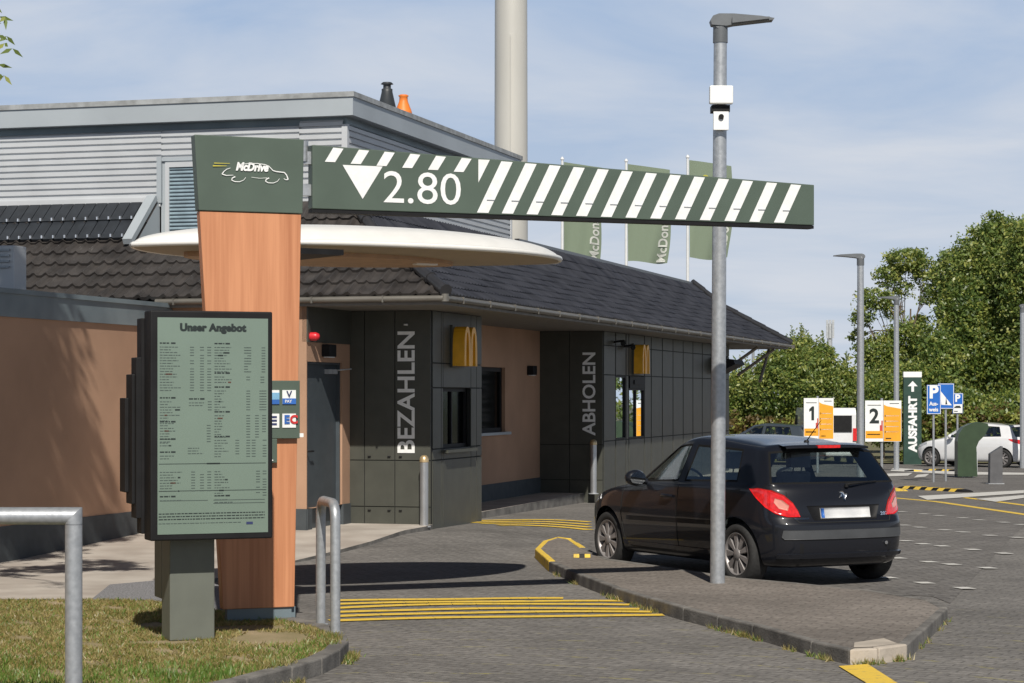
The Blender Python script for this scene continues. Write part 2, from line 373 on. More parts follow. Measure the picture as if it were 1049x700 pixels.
# verge under the trees
verge_m = mat('dry_verge', (.16,.13,.08), .95, scale=2, c2=(.12,.13,.05), bump=.4)
ground_poly('verge', [(8.9,76.5),(60,76.5),(60,200),(3,200),(5,92)], .05, verge_m)

# ------------------------------------------------------------------ building
C0 = Vector((-1.08, 29.2, 0)); BR = R(-16)
er = Vector((math.cos(BR), math.sin(BR), 0)); eu = Vector((-math.sin(BR), math.cos(BR), 0))
def BW(r, u, z=0): p = C0 + er*r + eu*u; p.z = z; return p
bld = thing('restaurant', 'single storey drive-through restaurant with dark tiled hip roof and grey metal upper storey', 'building', C0, BR)

def pave_z(x, y): return .025 + .125*max(0, min(1, (y-24.5)/3.5))
swp = [at(300,566,.12), at(345,559,.12), at(380,553,.12), at(410,546.5,.12), at(436,541,.13), at(455,534.5,.14), at(480,527,.15), at(540,516,.15), at(608,503.5,.15), BW(.4,12), BW(.4,24.5), BW(-4,24.5), BW(-4,-9), Vector((-8.5,19.9,0)), Vector((-3.5,19.9,0)), Vector((-2.95,22.3,0))]
o = ground_poly('pavement', swp, pave_z, conc, cuts=(21,23,24.5,25.4,26.3,27.2,28,30), xcuts=(), thick=.25, mside=kerbm)
# gravel patch beside tower
ground_poly('gravel', [(-3.75,19.3),(-2.75,18.6),(-2.3,18.3),(-2.6,20.6),(-3.2,22.2),(-3.9,21.3)], .035, mat('gravel', (.10,.10,.105), .95, scale=60, c2=(.30,.30,.31), bump=.6, bscale=90, detail=2), cuts=(), xcuts=())

def wall_r(mb, r, u0, u1, z0, z1, holes=(), m=0, depth=.16):
    """wall in the plane r=const facing +r, with openings (u0,u1,z0,z1)"""
    us = sorted({u0,u1,*[h[0] for h in holes],*[h[1] for h in holes]}); zs = sorted({z0,z1,*[h[2] for h in holes],*[h[3] for h in holes]})
    for i in range(len(us)-1):
        for j in range(len(zs)-1):
            uc, zc = (us[i]+us[i+1])/2, (zs[j]+zs[j+1])/2
            if any(h[0]<uc<h[1] and h[2]<zc<h[3] for h in holes): continue
            mb.quad((r,us[i],zs[j]),(r,us[i+1],zs[j]),(r,us[i+1],zs[j+1]),(r,us[i],zs[j+1]), m)
    for a,b,c,d in holes:
        q = r-depth
        mb.quad((r,a,c),(r,b,c),(q,b,c),(q,a,c),m); mb.quad((r,a,d),(q,a,d),(q,b,d),(r,b,d),m)
        mb.quad((r,a,c),(q,a,c),(q,a,d),(r,a,d),m); mb.quad((r,b,c),(r,b,d),(q,b,d),(q,b,c),m)
def wall_u(mb, u, r0, r1, z0, z1, holes=(), m=0, depth=.16):
    rs = sorted({r0,r1,*[h[0] for h in holes],*[h[1] for h in holes]}); zs = sorted({z0,z1,*[h[2] for h in holes],*[h[3] for h in holes]})
    for i in range(len(rs)-1):
        for j in range(len(zs)-1):
            rc, zc = (rs[i]+rs[i+1])/2, (zs[j]+zs[j+1])/2
            if any(h[0]<rc<h[1] and h[2]<zc<h[3] for h in holes): continue
            mb.quad((rs[i],u,zs[j]),(rs[i+1],u,zs[j]),(rs[i+1],u,zs[j+1]),(rs[i],u,zs[j+1]), m)
    for a,b,c,d in holes:
        q = u+depth
        mb.quad((a,u,c),(a,q,c),(b,q,c),(b,u,c),m); mb.quad((a,u,d),(b,u,d),(b,q,d),(a,q,d),m)
        mb.quad((a,u,c),(a,u,d),(a,q,d),(a,q,c),m); mb.quad((b,u,c),(b,q,c),(b,q,d),(b,u,d),m)

HS = 3.0     # soffit height
LW = -3.02   # long wall plane
# rendered walls
mb = MB()
wall_r(mb, LW, -26, -1.6, .42, 3.0)
wall_u(mb, -1.6, LW, -1.14, .42, HS)
wall_r(mb, -1.14, -1.6, 0, .42, 2.55, [(-1.58,-.3,.42,2.30)], depth=.12)
wall_r(mb, -1.14, 2.3, 9.69, .42, HS, [(5.0,7.48,1.26,2.33)])
mb.build('rendered_wall', render_w, bld)
mb = MB()
for (r,a,b) in ((LW,-26,-1.6),(-1.14,-1.6,-1.585),(-1.14,-.295,0),(-1.14,2.3,9.69)):
    mb.box(r-.2, r+.015, a, b, -.8, .42)
mb.box(LW, -1.14, -1.615, -1.4, -.8, .42)
mb.build('plinth', plinth_m, bld)
# frieze over the side door
mb = MB(); mb.box(-1.2, -1.12, -1.6, 0, 2.55, HS); mb.build('frieze', anth, bld)
# booths: panel cladding with recessed joints
def cladding(name, mk):
    mb = MB(); mk(mb); return mb.build(name, [anth, groove], bld)
def clad_u(mb, u, r0, r1, z0, z1, vs, hs, g=.006, prot=.012):
    """cladding on a face u=const looking to -u"""
    mb.box(r0, r1, u, u+.05, z0, z1, 1)
    V = [r0]+vs+[r1]; H = [z0]+hs+[z1]
    for i in range(len(V)-1):
        for j in range(len(H)-1): mb.box(V[i]+(g if i else 0), V[i+1]-(g if i<len(V)-2 else 0), u-prot, u+.004, H[j]+g, H[j+1]-g, 0)
def clad_r(mb, r, u0, u1, z0, z1, vs, hs, holes=(), g=.009, prot=.012, gv=None):
    gv = gv or g
    V = [u0]+vs+[u1]; H = [z0]+hs+[z1]
    for i in range(len(V)-1):
        for j in range(len(H)-1):
            uc, zc = (V[i]+V[i+1])/2, (H[j]+H[j+1])/2
            if any(h[0]<uc<h[1] and h[2]<zc<h[3] for h in holes): continue
            mb.box(r-.05, r, V[i], V[i+1], H[j], H[j+1], 1)
            mb.box(r-.004, r+prot, V[i]+(gv if i else .0), V[i+1]-(gv if i<len(V)-2 else 0), H[j]+g, H[j+1]-g, 0)
def b1(mb):
    clad_u(mb, 0, -1.14, 0, -.3, HS, [-.93,-.5], [.38,1.0])
    clad_r(mb, 0, .05, 2.3, -.3, HS, [.42,.5,1.78,2.05], [1.0,1.15,1.97,2.30], [(.5,1.78,1.15,1.97)])
    mb.box(-1.14, 0, 2.25, 2.3, -.3, HS, 0)
cladding('booth_cladding', b1)
def b2(mb):
    clad_u(mb, 9.69, -1.14, 0, -.3, HS, [-.60], [.38,1.0])
    vs = [10.62,11.45,11.68,13.0]+[13.6+1.02*k for k in range(8)]
    clad_r(mb, 0, 9.74, 21.9, -.9, HS, vs, [1.06,2.23,2.75], [(10.62,11.45,1.06,2.23),(11.68,13.0,1.06,2.23)], gv=.035)
    mb.box(-6, 0, 21.85, 21.9, -.9, HS, 0)
cladding('booth_cladding', b2)
# small fixing bolts on cladding
for z in (.33, 1.05):
    for r in (-.86,-.58,-.42,-.1): mb = MB(); mb.box(r-.02, r+.02, -.03, -.014, z-.008, z+.008); mb.build('bolt', black, bld)
# booth windows
def window_r(name, r, u0, u1, z0, z1, glass, mull=(), back=.5, fr=.05, rec=.08):
    mb = MB(); o = rec
    mb.box(r-o-.05, r-o+.02, u0, u0+fr, z0, z1); mb.box(r-o-.05, r-o+.02, u1-fr, u1, z0, z1)
    mb.box(r-o-.05, r-o+.02, u0+fr, u1-fr, z0, z0+fr); mb.box(r-o-.05, r-o+.02, u0+fr, u1-fr, z1-fr, z1)
    for q in mull: mb.box(r-o-.04, r-o+.018, q-.02, q+.02, z0+fr, z1-fr)
    f = mb.build(name, black, bld)
    g = MB(); g.box(r-o-.02, r-o-.01, u0+fr, u1-fr, z0+fr, z1-fr); g.build('pane', glass, f)
    d = MB(); d.quad((r-back,u0-.3,z0-.3),(r-back,u1+.3,z0-.3),(r-back,u1+.3,z1+.3),(r-back,u0-.3,z1+.3)); d.build('backing', groove, f)
    return f
w = window_r('window', 0, .5, 1.78, 1.15, 1.97, win_glass, [1.12])
b = MB(); b.box(-.42,-.3,1.35,1.55,1.2,1.72,0); b.build('counter_screen', mat('counter_screen',(.30,.17,.09),.6), w)
window_r('window', 0, 10.62, 11.45, 1.06, 2.23, mirror_glass, rec=.01, fr=.04)
window_r('window', 0, 11.68, 13.0, 1.06, 2.0, mirror_glass, [12.3], rec=.01, fr=.04)
mb = MB(); mb.box(-.03, .03, 11.7, 12.98, 2.0, 2.22); mb.box(.031,.05,12.0,12.6,2.07,2.15); mb.build('shutter_box', black, bld)
window_r('window', -1.14, 5.0, 7.48, 1.26, 2.33, win_glass, [6.2], fr=.07)
mb = MB(); mb.box(-1.2, -1.06, 4.9, 7.58, 1.215, 1.26); mb.build('sill', alu2, bld)
# slot for payment window ledge
mb = MB(); mb.box(.0, .10, .46, 1.82, 1.09, 1.13); mb.build('ledge', anth, bld)
# door
mb = MB(); mb.box(-1.25, -1.22, -1.56, -.32, .15, 2.29); d = mb.build('door', doorm, bld, bevel=.004)
mb = MB(); mb.box(-1.22,-1.17,-1.585,-1.55,.15,2.31); mb.box(-1.22,-1.17,-.33,-.295,.15,2.31); mb.box(-1.22,-1.17,-1.55,-.33,2.27,2.31); mb.build('frame', doorm, d)
mb = MB(); mb.tube([(-1.22,-1.42,1.15),(-1.16,-1.42,1.15),(-1.16,-1.3,1.15)], .012, 8); mb.box(-1.225,-1.21,-1.45,-1.39,1.0,1.25); mb.build('handle', black, d)
mb = MB(); mb.box(-1.22,-1.16,-.75,-.42,2.15,2.21); mb.tube([(-1.15,-.45,2.2),(-1.05,-.2,2.22)],.01,6); mb.build('door_closer', galv2, d)
# lettering
mb = MB(); mb.text('BEZAHLEN', .235, (-.225,-.018,1.10), (0,0,1), (-1,0,0), bold=.02, width=1.62); mb.build('lettering', wht, bld)
mb = MB(); mb.text('ABHOLEN', .225, (-.135,9.672,1.16), (0,0,1), (-1,0,0), bold=.02, width=1.46); mb.build('lettering', wht, bld)
mb = MB(); mb.lathe([(0,0),(.03,0),(.03,.02),(0,.02)], (-.34,-.03,2.80), 12); mb.build('badge', wht, bld)

# eaves: soffit, gutter
GR, GU, GZ, GL = .75, -1.75, 3.12, 27.8
U1 = GU+GL; LEFT = -22
mb = MB(); mb.box(LEFT, GR-.02, GU+.02, U1-.02, HS, HS+.06); mb.build('soffit', mat('soffit_board', (.17,.16,.145), .7), bld)
mb = MB()
def gutter(pts):
    mb.tube(pts, .038, 12, 0)
gutter([(-3.15,GU-.03,3.075),(GR,GU-.03,3.075)]); gutter([(GR+.03,GU,3.075),(GR+.03,U1,3.075)])
for k in range(24): mb.box(GR-.02,GR+.072,GU+.6+k*1.2,GU+.62+k*1.2,3.03,3.115,0)
for k in range(4): mb.box(-2.9+k*.95,-2.88+k*.95,GU-.072,GU+.02,3.03,3.115,0)
mb.lathe([(.05,-.05),(.05,.045)], (GR+.01,GU-.01,3.085), 12)
mb.build('gutter', mat('zinc', (.17,.16,.14), .45, .4, var=.15, scale=3), bld)

# tiled roof -------------------------------------------------
prof = [(0,3.13,5,.30),(1.4,3.97,2,.0),(2.0,4.52,0,0)]   # inset, z
def slope_pt(d):
    if d <= 1.4: return 3.13 + d*.6
    return 3.97 + (d-1.4)*(.55/.6)
def tile_surface(length, per=.18, amp=.022, lf=1.0, courses=((0,.28),(.28,.56),(.56,.84),(.84,1.12),(1.12,1.4),(1.4,1.7),(1.7,2.0))):
    """verts (t, inset, z)"""
    mb = MB(); n = int(length/per*6); cols = n+1
    for ci,(d0,d1) in enumerate(courses):
        ang = math.atan2(.6 if d0 < 1.39 else .55/.6, 1)
        nz, nd = math.cos(ang), -math.sin(ang)
        vs = []
        for row, (d, lift) in enumerate(((d0-.02, .045*lf), ((d0+d1)/2, .028*lf), (d1+.01, .008*lf))):
            for k in range(cols):
                t = k*per/6; ph = (t/per) % 1
                w = amp*math.cos(2*math.pi*ph) if ph < .55 else amp*(-.95+.25*abs(ph-.78))
                w = amp*(1-abs(2*ph-1)**1.4)*1.2 if False else w
                h = lift+w
                j = .003*math.sin(int(t/per)*12.9898+ci*78.2)
                vs.append((t, d+nd*h, slope_pt(max(0,d))-(.02*.6 if d<0 else 0)+nz*h+j))
        fs = [(r*cols+k, r*cols+k+1, (r+1)*cols+k+1, (r+1)*cols+k) for r in range(2) for k in range(cols-1)]
        mb.add(vs, fs, 0, False)
        # riser
        vs2 = vs[:cols]+[(v[0], v[1]-nd*.05, v[2]-nz*.05) for v in vs[:cols]]
        mb.add(vs2, [(k+cols, k+1+cols, k+1, k) for k in range(cols-1)], 0, False)
    return mb
def clip_mesh(me, planes):
    bm = bmesh.new(); bm.from_mesh(me)
    for co, no in planes:
        bmesh.ops.bisect_plane(bm, geom=bm.verts[:]+bm.edges[:]+bm.faces[:], plane_co=co, plane_no=no, clear_outer=True)
    bm.to_mesh(me); bm.free()
# front slope: inset along +u, t along -r from the corner
s = tile_surface(22); 
s.v = [(GR - t + 0, GU + d, z) for t,d,z in s.v]
front = s.build('roof', tile_m, bld)
bmh = front.data
clip_mesh(bmh, [((GR,GU,0),(1,1,0))])
# right slope
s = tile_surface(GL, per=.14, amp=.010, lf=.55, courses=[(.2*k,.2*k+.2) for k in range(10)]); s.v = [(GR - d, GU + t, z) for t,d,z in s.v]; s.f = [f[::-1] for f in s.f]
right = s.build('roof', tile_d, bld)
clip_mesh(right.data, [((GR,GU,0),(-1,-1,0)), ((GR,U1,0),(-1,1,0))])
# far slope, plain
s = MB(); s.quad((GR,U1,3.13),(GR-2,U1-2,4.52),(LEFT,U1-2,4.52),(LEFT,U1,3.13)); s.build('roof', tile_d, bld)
s = MB(); s.box(LEFT, GR-2.03, GU+2.25, U1-2.03, 4.40, 4.47); s.build('flat_roof', mat('roofing_felt',(.09,.09,.095),.9), bld)
# alcove cut in the front slope for the dormer window: dark slate-like upper rows with snow hooks
mb = MB(); 
def ft(t_r, d, h):   # point on front slope
    ang = math.atan2(.6 if d < 1.4 else .55/.6, 1); return (t_r, GU+d-math.sin(ang)*h, slope_pt(d)+math.cos(ang)*h)
AX0, AX1 = -4.06, -2.0  # alcove range in r (measured below the parapet)
k = 0; r = LEFT+1
while r < AX0-.22:
    for d0,d1 in ((1.40,1.70),(1.70,2.0)):
        q = [ft(r+.006,d0,.075), ft(r+.168,d0,.075), ft(r+.168,d1,.055), ft(r+.006,d1,.055)]
        b_ = [ft(r+.006,d0,.03), ft(r+.168,d0,.03), ft(r+.168,d1,.03), ft(r+.006,d1,.03)]
        mb.hexa(b_+q)
    r += .174
r = LEFT+1
while r < AX0-.22:
    for d0 in (1.43, 1.72):
        a_ = ft(r, d0-.02, .09); mb.box(a_[0]-.010, a_[0]+.010, a_[1]-.02, a_[1]+.02, a_[2]-.01, a_[2]+.03, 1)
    r += .174
mb.build('slate_row', [panel_m, mat('bright_metal',(.75,.76,.78),.25,.8)], front)
# ridge / hip tiles
mb = MB()
def hip(a, b, n, r=.085):
    a = Vector(a); b = Vector(b)
    for i in range(n):
        p = a.lerp(b, i/n); q = a.lerp(b, (i+1.12)/n); mb.tube([p, q], [r, r*.82], 10)
hip((GR+.03,GU-.03,3.17),(GR-1.4,GU+1.4,4.02),5); hip((GR-1.4,GU+1.4,4.02),(GR-2,GU+2,4.57),3)
mb.build('hip_tile', mat('ridge_tile',(.035,.035,.038),.3,spec=.6), bld); mb = MB()
hip((GR+.03,U1+.03,3.17),(GR-1.4,U1-1.4,4.02),5); hip((GR-1.4,U1-1.4,4.02),(GR-2,U1-2,4.57),3)
mb.build('hip_tile', mat('ridge_tile',(.035,.035,.038),.3,spec=.6), bld)
mb = MB(); mb.box(GR-2.06,GR-1.98,GU+10.4,U1-2,4.50,4.57); mb.build('ridge_trim', mat('ridge_tile',(.04,.04,.04)), bld)

# upper storey --------------------------------------------
KR, KU, KU2 = -1.31, .33, 8.45
ZT, ZB = 5.98, 5.66
def corr_profile(z0, z1, pitch=.087):
    pts = []; z = z0
    while z < z1:
        pts += [(0,z),(0,z+pitch*.62),(.028,z+pitch*.72),(.028,z+pitch*.92)]; z += pitch
    pts.append((0,z1)); return pts
def corr_u(mb, u, r0, r1, z0, z1):
    P = corr_profile(z0,z1)
    for (a,za),(b,zb) in zip(P,P[1:]): mb.quad((r0,u+a,za),(r1,u+a,za),(r1,u+b,zb),(r0,u+b,zb))
def corr_r(mb, r, u0, u1, z0, z1):
    P = corr_profile(z0,z1)
    for (a,za),(b,zb) in zip(P,P[1:]): mb.quad((r-a,u0,za),(r-a,u1,za),(r-b,u1,zb),(r-b,u0,zb))
mb = MB(); WZ = 5.13
corr_u(mb, KU, LEFT, AX0, 4.62, ZB-.1); corr_u(mb, KU, AX0, AX1, WZ, ZB-.1); corr_u(mb, KU, AX1, KR-.06, 4.50, ZB-.1)
corr_r(mb, KR, KU+.06, KU2, 4.45, ZB-.1)
corr_u(mb, KU2, -12, KR, 4.45, ZB-.1) 
mb.build('corrugated_cladding', alu, bld)
mb = MB(); mb.box(KR-.07,KR+.012,KU-.012,KU+.07,4.45,ZB-.1); mb.box(KR-.02,KR+.012,KU2-.05,KU2+.012,4.45,ZB-.1)
mb.box(LEFT,AX0+.0,KU-.035,KU+.03,4.50,4.63); mb.build('corner_trim', alu, bld)
# fascia
mb = MB(); mb.box(LEFT,KR+.14,KU-.14,KU2+.14,ZB,ZT-.07); mb.build('parapet', alu2, bld)
mb = MB(); mb.box(LEFT,KR+.16,KU-.16,KU-.02,ZT-.07,ZT); mb.box(KR+.02,KR+.16,KU-.02,KU2+.16,ZT-.07,ZT); mb.build('parapet_cap', mat('weathered_cap',(.26,.27,.27),.6,.2,scale=6,c2=(.40,.42,.43)), bld)
mb = MB(); mb.box(LEFT,KR-.02,KU+.03,KU2-.03,ZB-.12,ZB+.0); mb.build('shadow_gap', fascia_m, bld)
# alcove with window
mb = MB()
mb.quad((AX0,KU,3.85),(AX1,KU,3.85),(AX1,KU,WZ),(AX0,KU,WZ))
mb.box(AX0-.05,AX0+.02,KU-.05,KU+.02,4.55,WZ+.06); mb.box(AX0,AX1,KU-.03,KU+.02,WZ,WZ+.05)
# sloping cheek flashing
mb.hexa([ft(AX0-.16,1.25,.05),ft(AX0-.02,1.25,.05),ft(AX0-.02,2.04,.05),ft(AX0-.16,2.04,.05),ft(AX0-.16,1.25,.13),ft(AX0-.02,1.25,.13),ft(AX0-.02,2.04,.13),ft(AX0-.16,2.04,.13)])
mb.add([(AX0-.02,GU+1.25,3.7),(AX0-.02,KU,3.7),(AX0-.02,KU,4.6),(AX0-.02,GU+1.25,slope_pt(1.25))],[(0,1,2,3)])
mb.build('alcove_panel', alu2, bld)
mb = MB(); mb.box(AX0+.08,AX0+.14,KU-.05,KU-.002,3.86,WZ-.02); mb.box(AX0+1.5,AX0+1.56,KU-.05,KU-.002,3.86,WZ-.02); mb.box(AX0+.14,AX0+1.5,KU-.05,KU-.002,WZ-.09,WZ-.02)
wf = mb.build('window', alu, bld)
mb = MB(); z = 3.86
while z < WZ-.1: mb.hexa([(AX0+.14,KU-.03,z),(AX0+1.5,KU-.03,z),(AX0+1.5,KU-.006,z+.02),(AX0+.14,KU-.006,z+.02),(AX0+.14,KU-.035,z+.012),(AX0+1.5,KU-.035,z+.012),(AX0+1.5,KU-.01,z+.045),(AX0+.14,KU-.01,z+.045)]); z += .052
mb.build('blind', mat('blind_slat',(.23,.31,.36),.5,.2), wf)
# cut away the front tiled slope inside the alcove
bm = bmesh.new(); bm.from_mesh(front.data)
for co,no in (((AX0-.02,0,0),(1,0,0)),((AX1,0,0),(1,0,0)),((0,GU+1.25,0),(0,1,0))):
    bmesh.ops.bisect_plane(bm, geom=bm.verts[:]+bm.edges[:]+bm.faces[:], plane_co=co, plane_no=no)
kill = [f for f in bm.faces if AX0-.02 < f.calc_center_median().x < AX1 and f.calc_center_median().y > GU+1.25]
bmesh.ops.delete(bm, geom=kill, context='FACES'); bm.to_mesh(front.data); bm.free()
# chimney pots
def pot(prof, r, u, m):
    mb = MB(); mb.lathe([(a*.95,b*1.05) for a,b in prof], (r,u,ZT-.06), 20); mb.build('chimney', m, bld)
pot([(.10,0),(.10,.06),(.13,.08),(.11,.12),(.145,.16),(.085,.40),(.085,.44),(.06,.45),(.06,.50),(.10,.51),(.07,.535),(0,.54)], KR-.30, 2.85, mat('chimney_black',(.03,.035,.04),.5))
pot([(.085,0),(.085,.04),(.13,.07),(.12,.1),(.10,.12),(.14,.16),(.13,.22),(.07,.36),(.065,.42),(.085,.44),(.06,.455),(0,.46)], KR-.30, 3.6, mat('chimney_orange',(.75,.20,.03),.5))
# fascia of the long low wing
mb = MB(); mb.box(LW-.25,LW+.03,-26,GU-.02,2.74,3.0); mb.box(LW-.25,LW+.03,GU-.015,GU+.12,2.74,2.99)
mb.build('wing_fascia', fascia_m, bld)
mb = MB(); mb.box(LW-.28,LW+.055,-26,GU-.0,3.0,3.055); mb.build('wing_cap', fascia_m, bld)
mb = MB(); mb.box(LEFT,LW-.1,-26,GU-.05,2.9,3.0); mb.build('flat_roof', _M['roofing_felt'], bld)
# diagonal timber bracing under the far overhang
tb_ = mat('timber_brace',(.25,.22,.18),.8)
for a_, b_ in (((-.35,22.6,2.35),(.55,22.6,2.98)), ((-.35,25.0,2.35),(.55,25.0,2.98)), ((.3,24.4,2.2),(.3,25.7,2.98))):
    mb = MB(); mb.tube([a_,b_], .04, 6); mb.build('brace', tb_, bld)
mb = MB(); mb.box(-3,-2.85,24.3,24.45,-1,3.0); mb.build('eave_post', tb_, bld)

# things fixed on the building
def arches(mb, fn, W, H, sw, d0, d1, m=0):
    """two arches; fn(a,b,d)->point, a across, b up"""
    for s in (-1, 1):
        cx = s*W/4; hw = W/4
        outer = []; inner = []
        n = 14
        for k in range(n+1):
            t = math.pi*k/n
            c, s_ = math.cos(t), math.sin(t)
            outer.append((cx - hw*math.copysign(abs(c)**.8, c), H*s_**.62)); inner.append((cx - (hw-sw)*math.copysign(abs(c)**.8, c), (H-sw*.9)*s_**.62))
        for k in range(n):
            q = [outer[k], outer[k+1], inner[k+1], inner[k]]
            mb.hexa([fn(a,b,d0) for a,b in q]+[fn(a,b,d1) for a,b in q], m)
def arch_sign(u, label):
    t = thing('arches_sign', label, 'sign', BW(.015,u,2.27), BR, 'yellow double-arch signs on the booths')
    mb = MB(); mb.box(0,.03,-.30,.30,-.02,.56); mb.build('back_plate', anth, t)
    mb = MB(); arches(mb, lambda a,b,d: (d,a,b), .60, .54, .085, .03, .20); mb.build('letter', yel, t); return t
arch_sign(1.12, 'yellow double-arch letter above the pay window, nearer the orange tower')
arch_sign(12.25, 'yellow double-arch letter above the reflecting pick-up window, behind the black car')
def wall_lamp(r,u,z,label):
    t = thing('wall_lamp', label, 'lamp', BW(r,u,z), BR)
    mb = MB(); mb.box(0,.12,-.12,.12,-.08,.08); mb.build('lamp_housing', black, t, bevel=.01)
    mb = MB(); mb.box(.02,.10,-.10,.10,-.09,-.081); mb.build('lamp_glass', wht, t)
wall_lamp(-1.14,8.95,2.3,'small dark wall lamp on the brown wall between the two booths')
wall_lamp(-1.14,-.95,2.45,'square dark lamp on the wall above the side door')
t = thing('alarm_light', 'small red alarm dome on the brown wall beside the side door', 'alarm light', BW(-1.14,-1.5,2.62), BR)
mb = MB(); mb.lathe([(.03,0),(.03,.02)],(0,0,0),12,fn=lambda p:(p[2],p[0],p[1])); mb.build('base', black, t)
mb = MB(); mb.lathe([(.055,.02),(.055,.09),(.035,.13),(0,.14)],(0,0,0),14,fn=lambda p:(p[2],p[0],p[1])); mb.build('lens', redm, t)
def cctv(r,u,z,label):
    t = thing('security_camera', label, 'camera', BW(r,u,z), BR)
    mb = MB(); mb.tube([(0,0,0),(.15,0,.02)], .02, 8); mb.build('bracket', black, t)
    mb = MB(); mb.tube([(.15,.12,0),(.22,-.18,-.03)], .045, 10); mb.build('camera_body', black, t)
    mb = MB(); mb.tube([(.22,-.18,-.03),(.223,-.2,-.032)], .03, 10); mb.build('lens', groove, t)
cctv(0,10.5,2.82,'small black security camera under the eaves beside the pick-up booth corner')
cctv(0,11.3,2.76,'small black security camera under the eaves nearer the pick-up window sign')
t = thing('eave_floodlight', 'black floodlight bracketed under the far end of the tiled eaves', 'floodlight', BW(.05,20.3,2.6), BR)
mb = MB(); mb.tube([(-.05,0,.2),(.2,0,.1)],.03,8); mb.build('bracket', black, t)
mb = MB(); mb.hexa([(.1,-.6,-.25),(.5,-.6,-.05),(.5,.6,-.05),(.1,.6,-.25),(.0,-.6,.1),(.45,-.6,.05),(.45,.6,.05),(0,.6,.1)]); mb.build('lamp_housing', black, t)
# air conditioning unit on the low wing
t = thing('air_conditioner', 'pale louvred air conditioning unit on the flat roof of the low wing', 'air conditioner', BW(-3.42,-4.6,3.0), BR)
mb = MB(); mb.box(-3,.0,-.4,-.1,.06,.60); mb.build('casing', alu, t, bevel=.01)
mb = MB()
for k in range(4): mb.box(-2.95,-.05,-.43,-.405,.34+.065*k,.365+.065*k)
mb.build('louvre', alu2, t)
mb = MB(); mb.box(-2.8,-2.7,-.4,-.1,0,.06); mb.build('foot', black, t); mb = MB(); mb.box(-.3,-.2,-.4,-.1,0,.06); mb.build('foot', black, t)

# ------------------------------------------------------------------ bollards
def bollard(p, label):
    t = thing('bollard', label, 'bollard', p, 0, 'steel bollards on the booth kerb')
    mb = MB(); mb.lathe([(.056,0),(.056,.88)], seg=24); mb.build('post', mat('brushed_steel',(.50,.51,.52),.35,.75,var=.06), t)
    mb = MB(); mb.lathe([(.061,.855),(.061,.89),(.05,.925),(.03,.945),(0,.95)], seg=24); mb.build('cap', mat('brass_cap',(.60,.45,.25),.35,.6), t)
    mb = MB(); mb.lathe([(.09,0),(.09,.012)], seg=20); mb.build('base', galv2, t)
bollard(at(434.5,540,.13), 'round steel bollard standing at the corner of the pay booth')
bollard(BW(-.10,9.42,.15), 'round steel bollard at the corner of the pick-up booth, left of the black car')

# ------------------------------------------------------------------ tower, bar, canopy, menu board
TR = R(22); tx = Vector((math.cos(TR), math.sin(TR), 0)); ty = Vector((-math.sin(TR), math.cos(TR), 0))
TO = Vector((-2.475, 17.02, .1))   # left end of tower front face at the top (x local 0)
tower = thing('sign_tower', 'tapered orange wood tower with a dark green head carrying a white car logo', 'sign tower', TO, TR)
W = .885
def edge_l(z): return 0.02 + (3.79-z)*.060*1.0
def edge_r(z): return W - (3.79-z)*.018
def slab(mb, z0, z1, d0, d1, ins=0):
    a0,a1,b0,b1 = edge_l(z0)+ins,edge_l(z1)+ins,edge_r(z0)-ins,edge_r(z1)-ins
    mb.hexa([(a0,d0,z0),(b0,d0,z0),(b0,d1,z0),(a0,d1,z0),(a1,d0,z1),(b1,d0,z1),(b1,d1,z1),(a1,d1,z1)])
mb = MB(); slab(mb, .10, 3.20, 0, .10); mb.build('shaft', wood, tower, bevel=.006)
mb = MB(); slab(mb, 3.203, 3.79, -.012, .11, -.008); head = mb.build('head', dgreen, tower, bevel=.006)
mb = MB(); mb.box(.28,.80,.02,.09,-.1,.10); mb.box(.80,.84,.05,.1,-.1,.10); mb.build('plinth', fascia_m, tower)
# logo on the head
mb = MB(); y = -.018
def LP(px, pz): return (.13+px*.78/1.0*.86, y, 3.29+pz)
mt_ = MB(); mt_.text('McDrive', .06, (.338,y,3.526), (1,0,0), (0,0,1), bold=.05, width=.265, shear=.25); mt_.build('lettering', wht, head)
def pen(pts, w0, w1=None, m=0):
    n = len(pts)
    for i in range(n-1):
        a, b = Vector(pts[i]), Vector(pts[i+1]); d = (b-a).normalized(); nn = Vector((-d.y, d.x))
        wa = w0 + ((w1 or w0)-w0)*i/(n-1); wb = w0 + ((w1 or w0)-w0)*(i+1)/(n-1)
        q = [a-nn*wa/2, b-nn*wb/2, b+nn*wb/2, a+nn*wa/2]; mb.quad(*[(p.x, y-.003, p.y) for p in q], m)
def arc(cx, cz, rx, rz, a0, a1, n=10): return [(cx+rx*math.cos(R(a0+(a1-a0)*k/n)), cz+rz*math.sin(R(a0+(a1-a0)*k/n))) for k in range(n+1)]
def zl(px, py): return (px/1049*130/130*1.0, py)
def L2(px, py):   # position from the close-up of the logo: 8.07 px per image px
    X = 200+px/8.07; Y = 150+py/8.07
    return ((X-197.5)/113.5*.885+.01, 3.79-(Y-141)*.1/13.15)
pen([L2(*p) for p in [(205,245),(222,222),(245,203),(275,192)]], .008, .003)
pen([L2(*p) for p in [(205,245),(240,255),(300,250)]], .008, .003)
pen([L2(*p) for p in [(355,160),(430,148),(500,146),(560,152),(595,165),(630,200),(660,207),(725,212),(745,235),(757,270)]], .004, .009)
pen([L2(*p) for p in [(757,270),(735,272),(720,262)]], .008, .003)
pen([L2(*p) for p in [(450,262),(520,268),(580,262)]], .003, .003)
for cx in (0, 282):
    pen([L2(*p) for p in [(315+cx,262),(290+cx,275),(285+cx,292),(310+cx,303),(350+cx,303),(385+cx,288),(402+cx,265)]], .009, .003)
pen([L2(*p) for p in [(140,157),(270,155)]], .006, .003, 1)
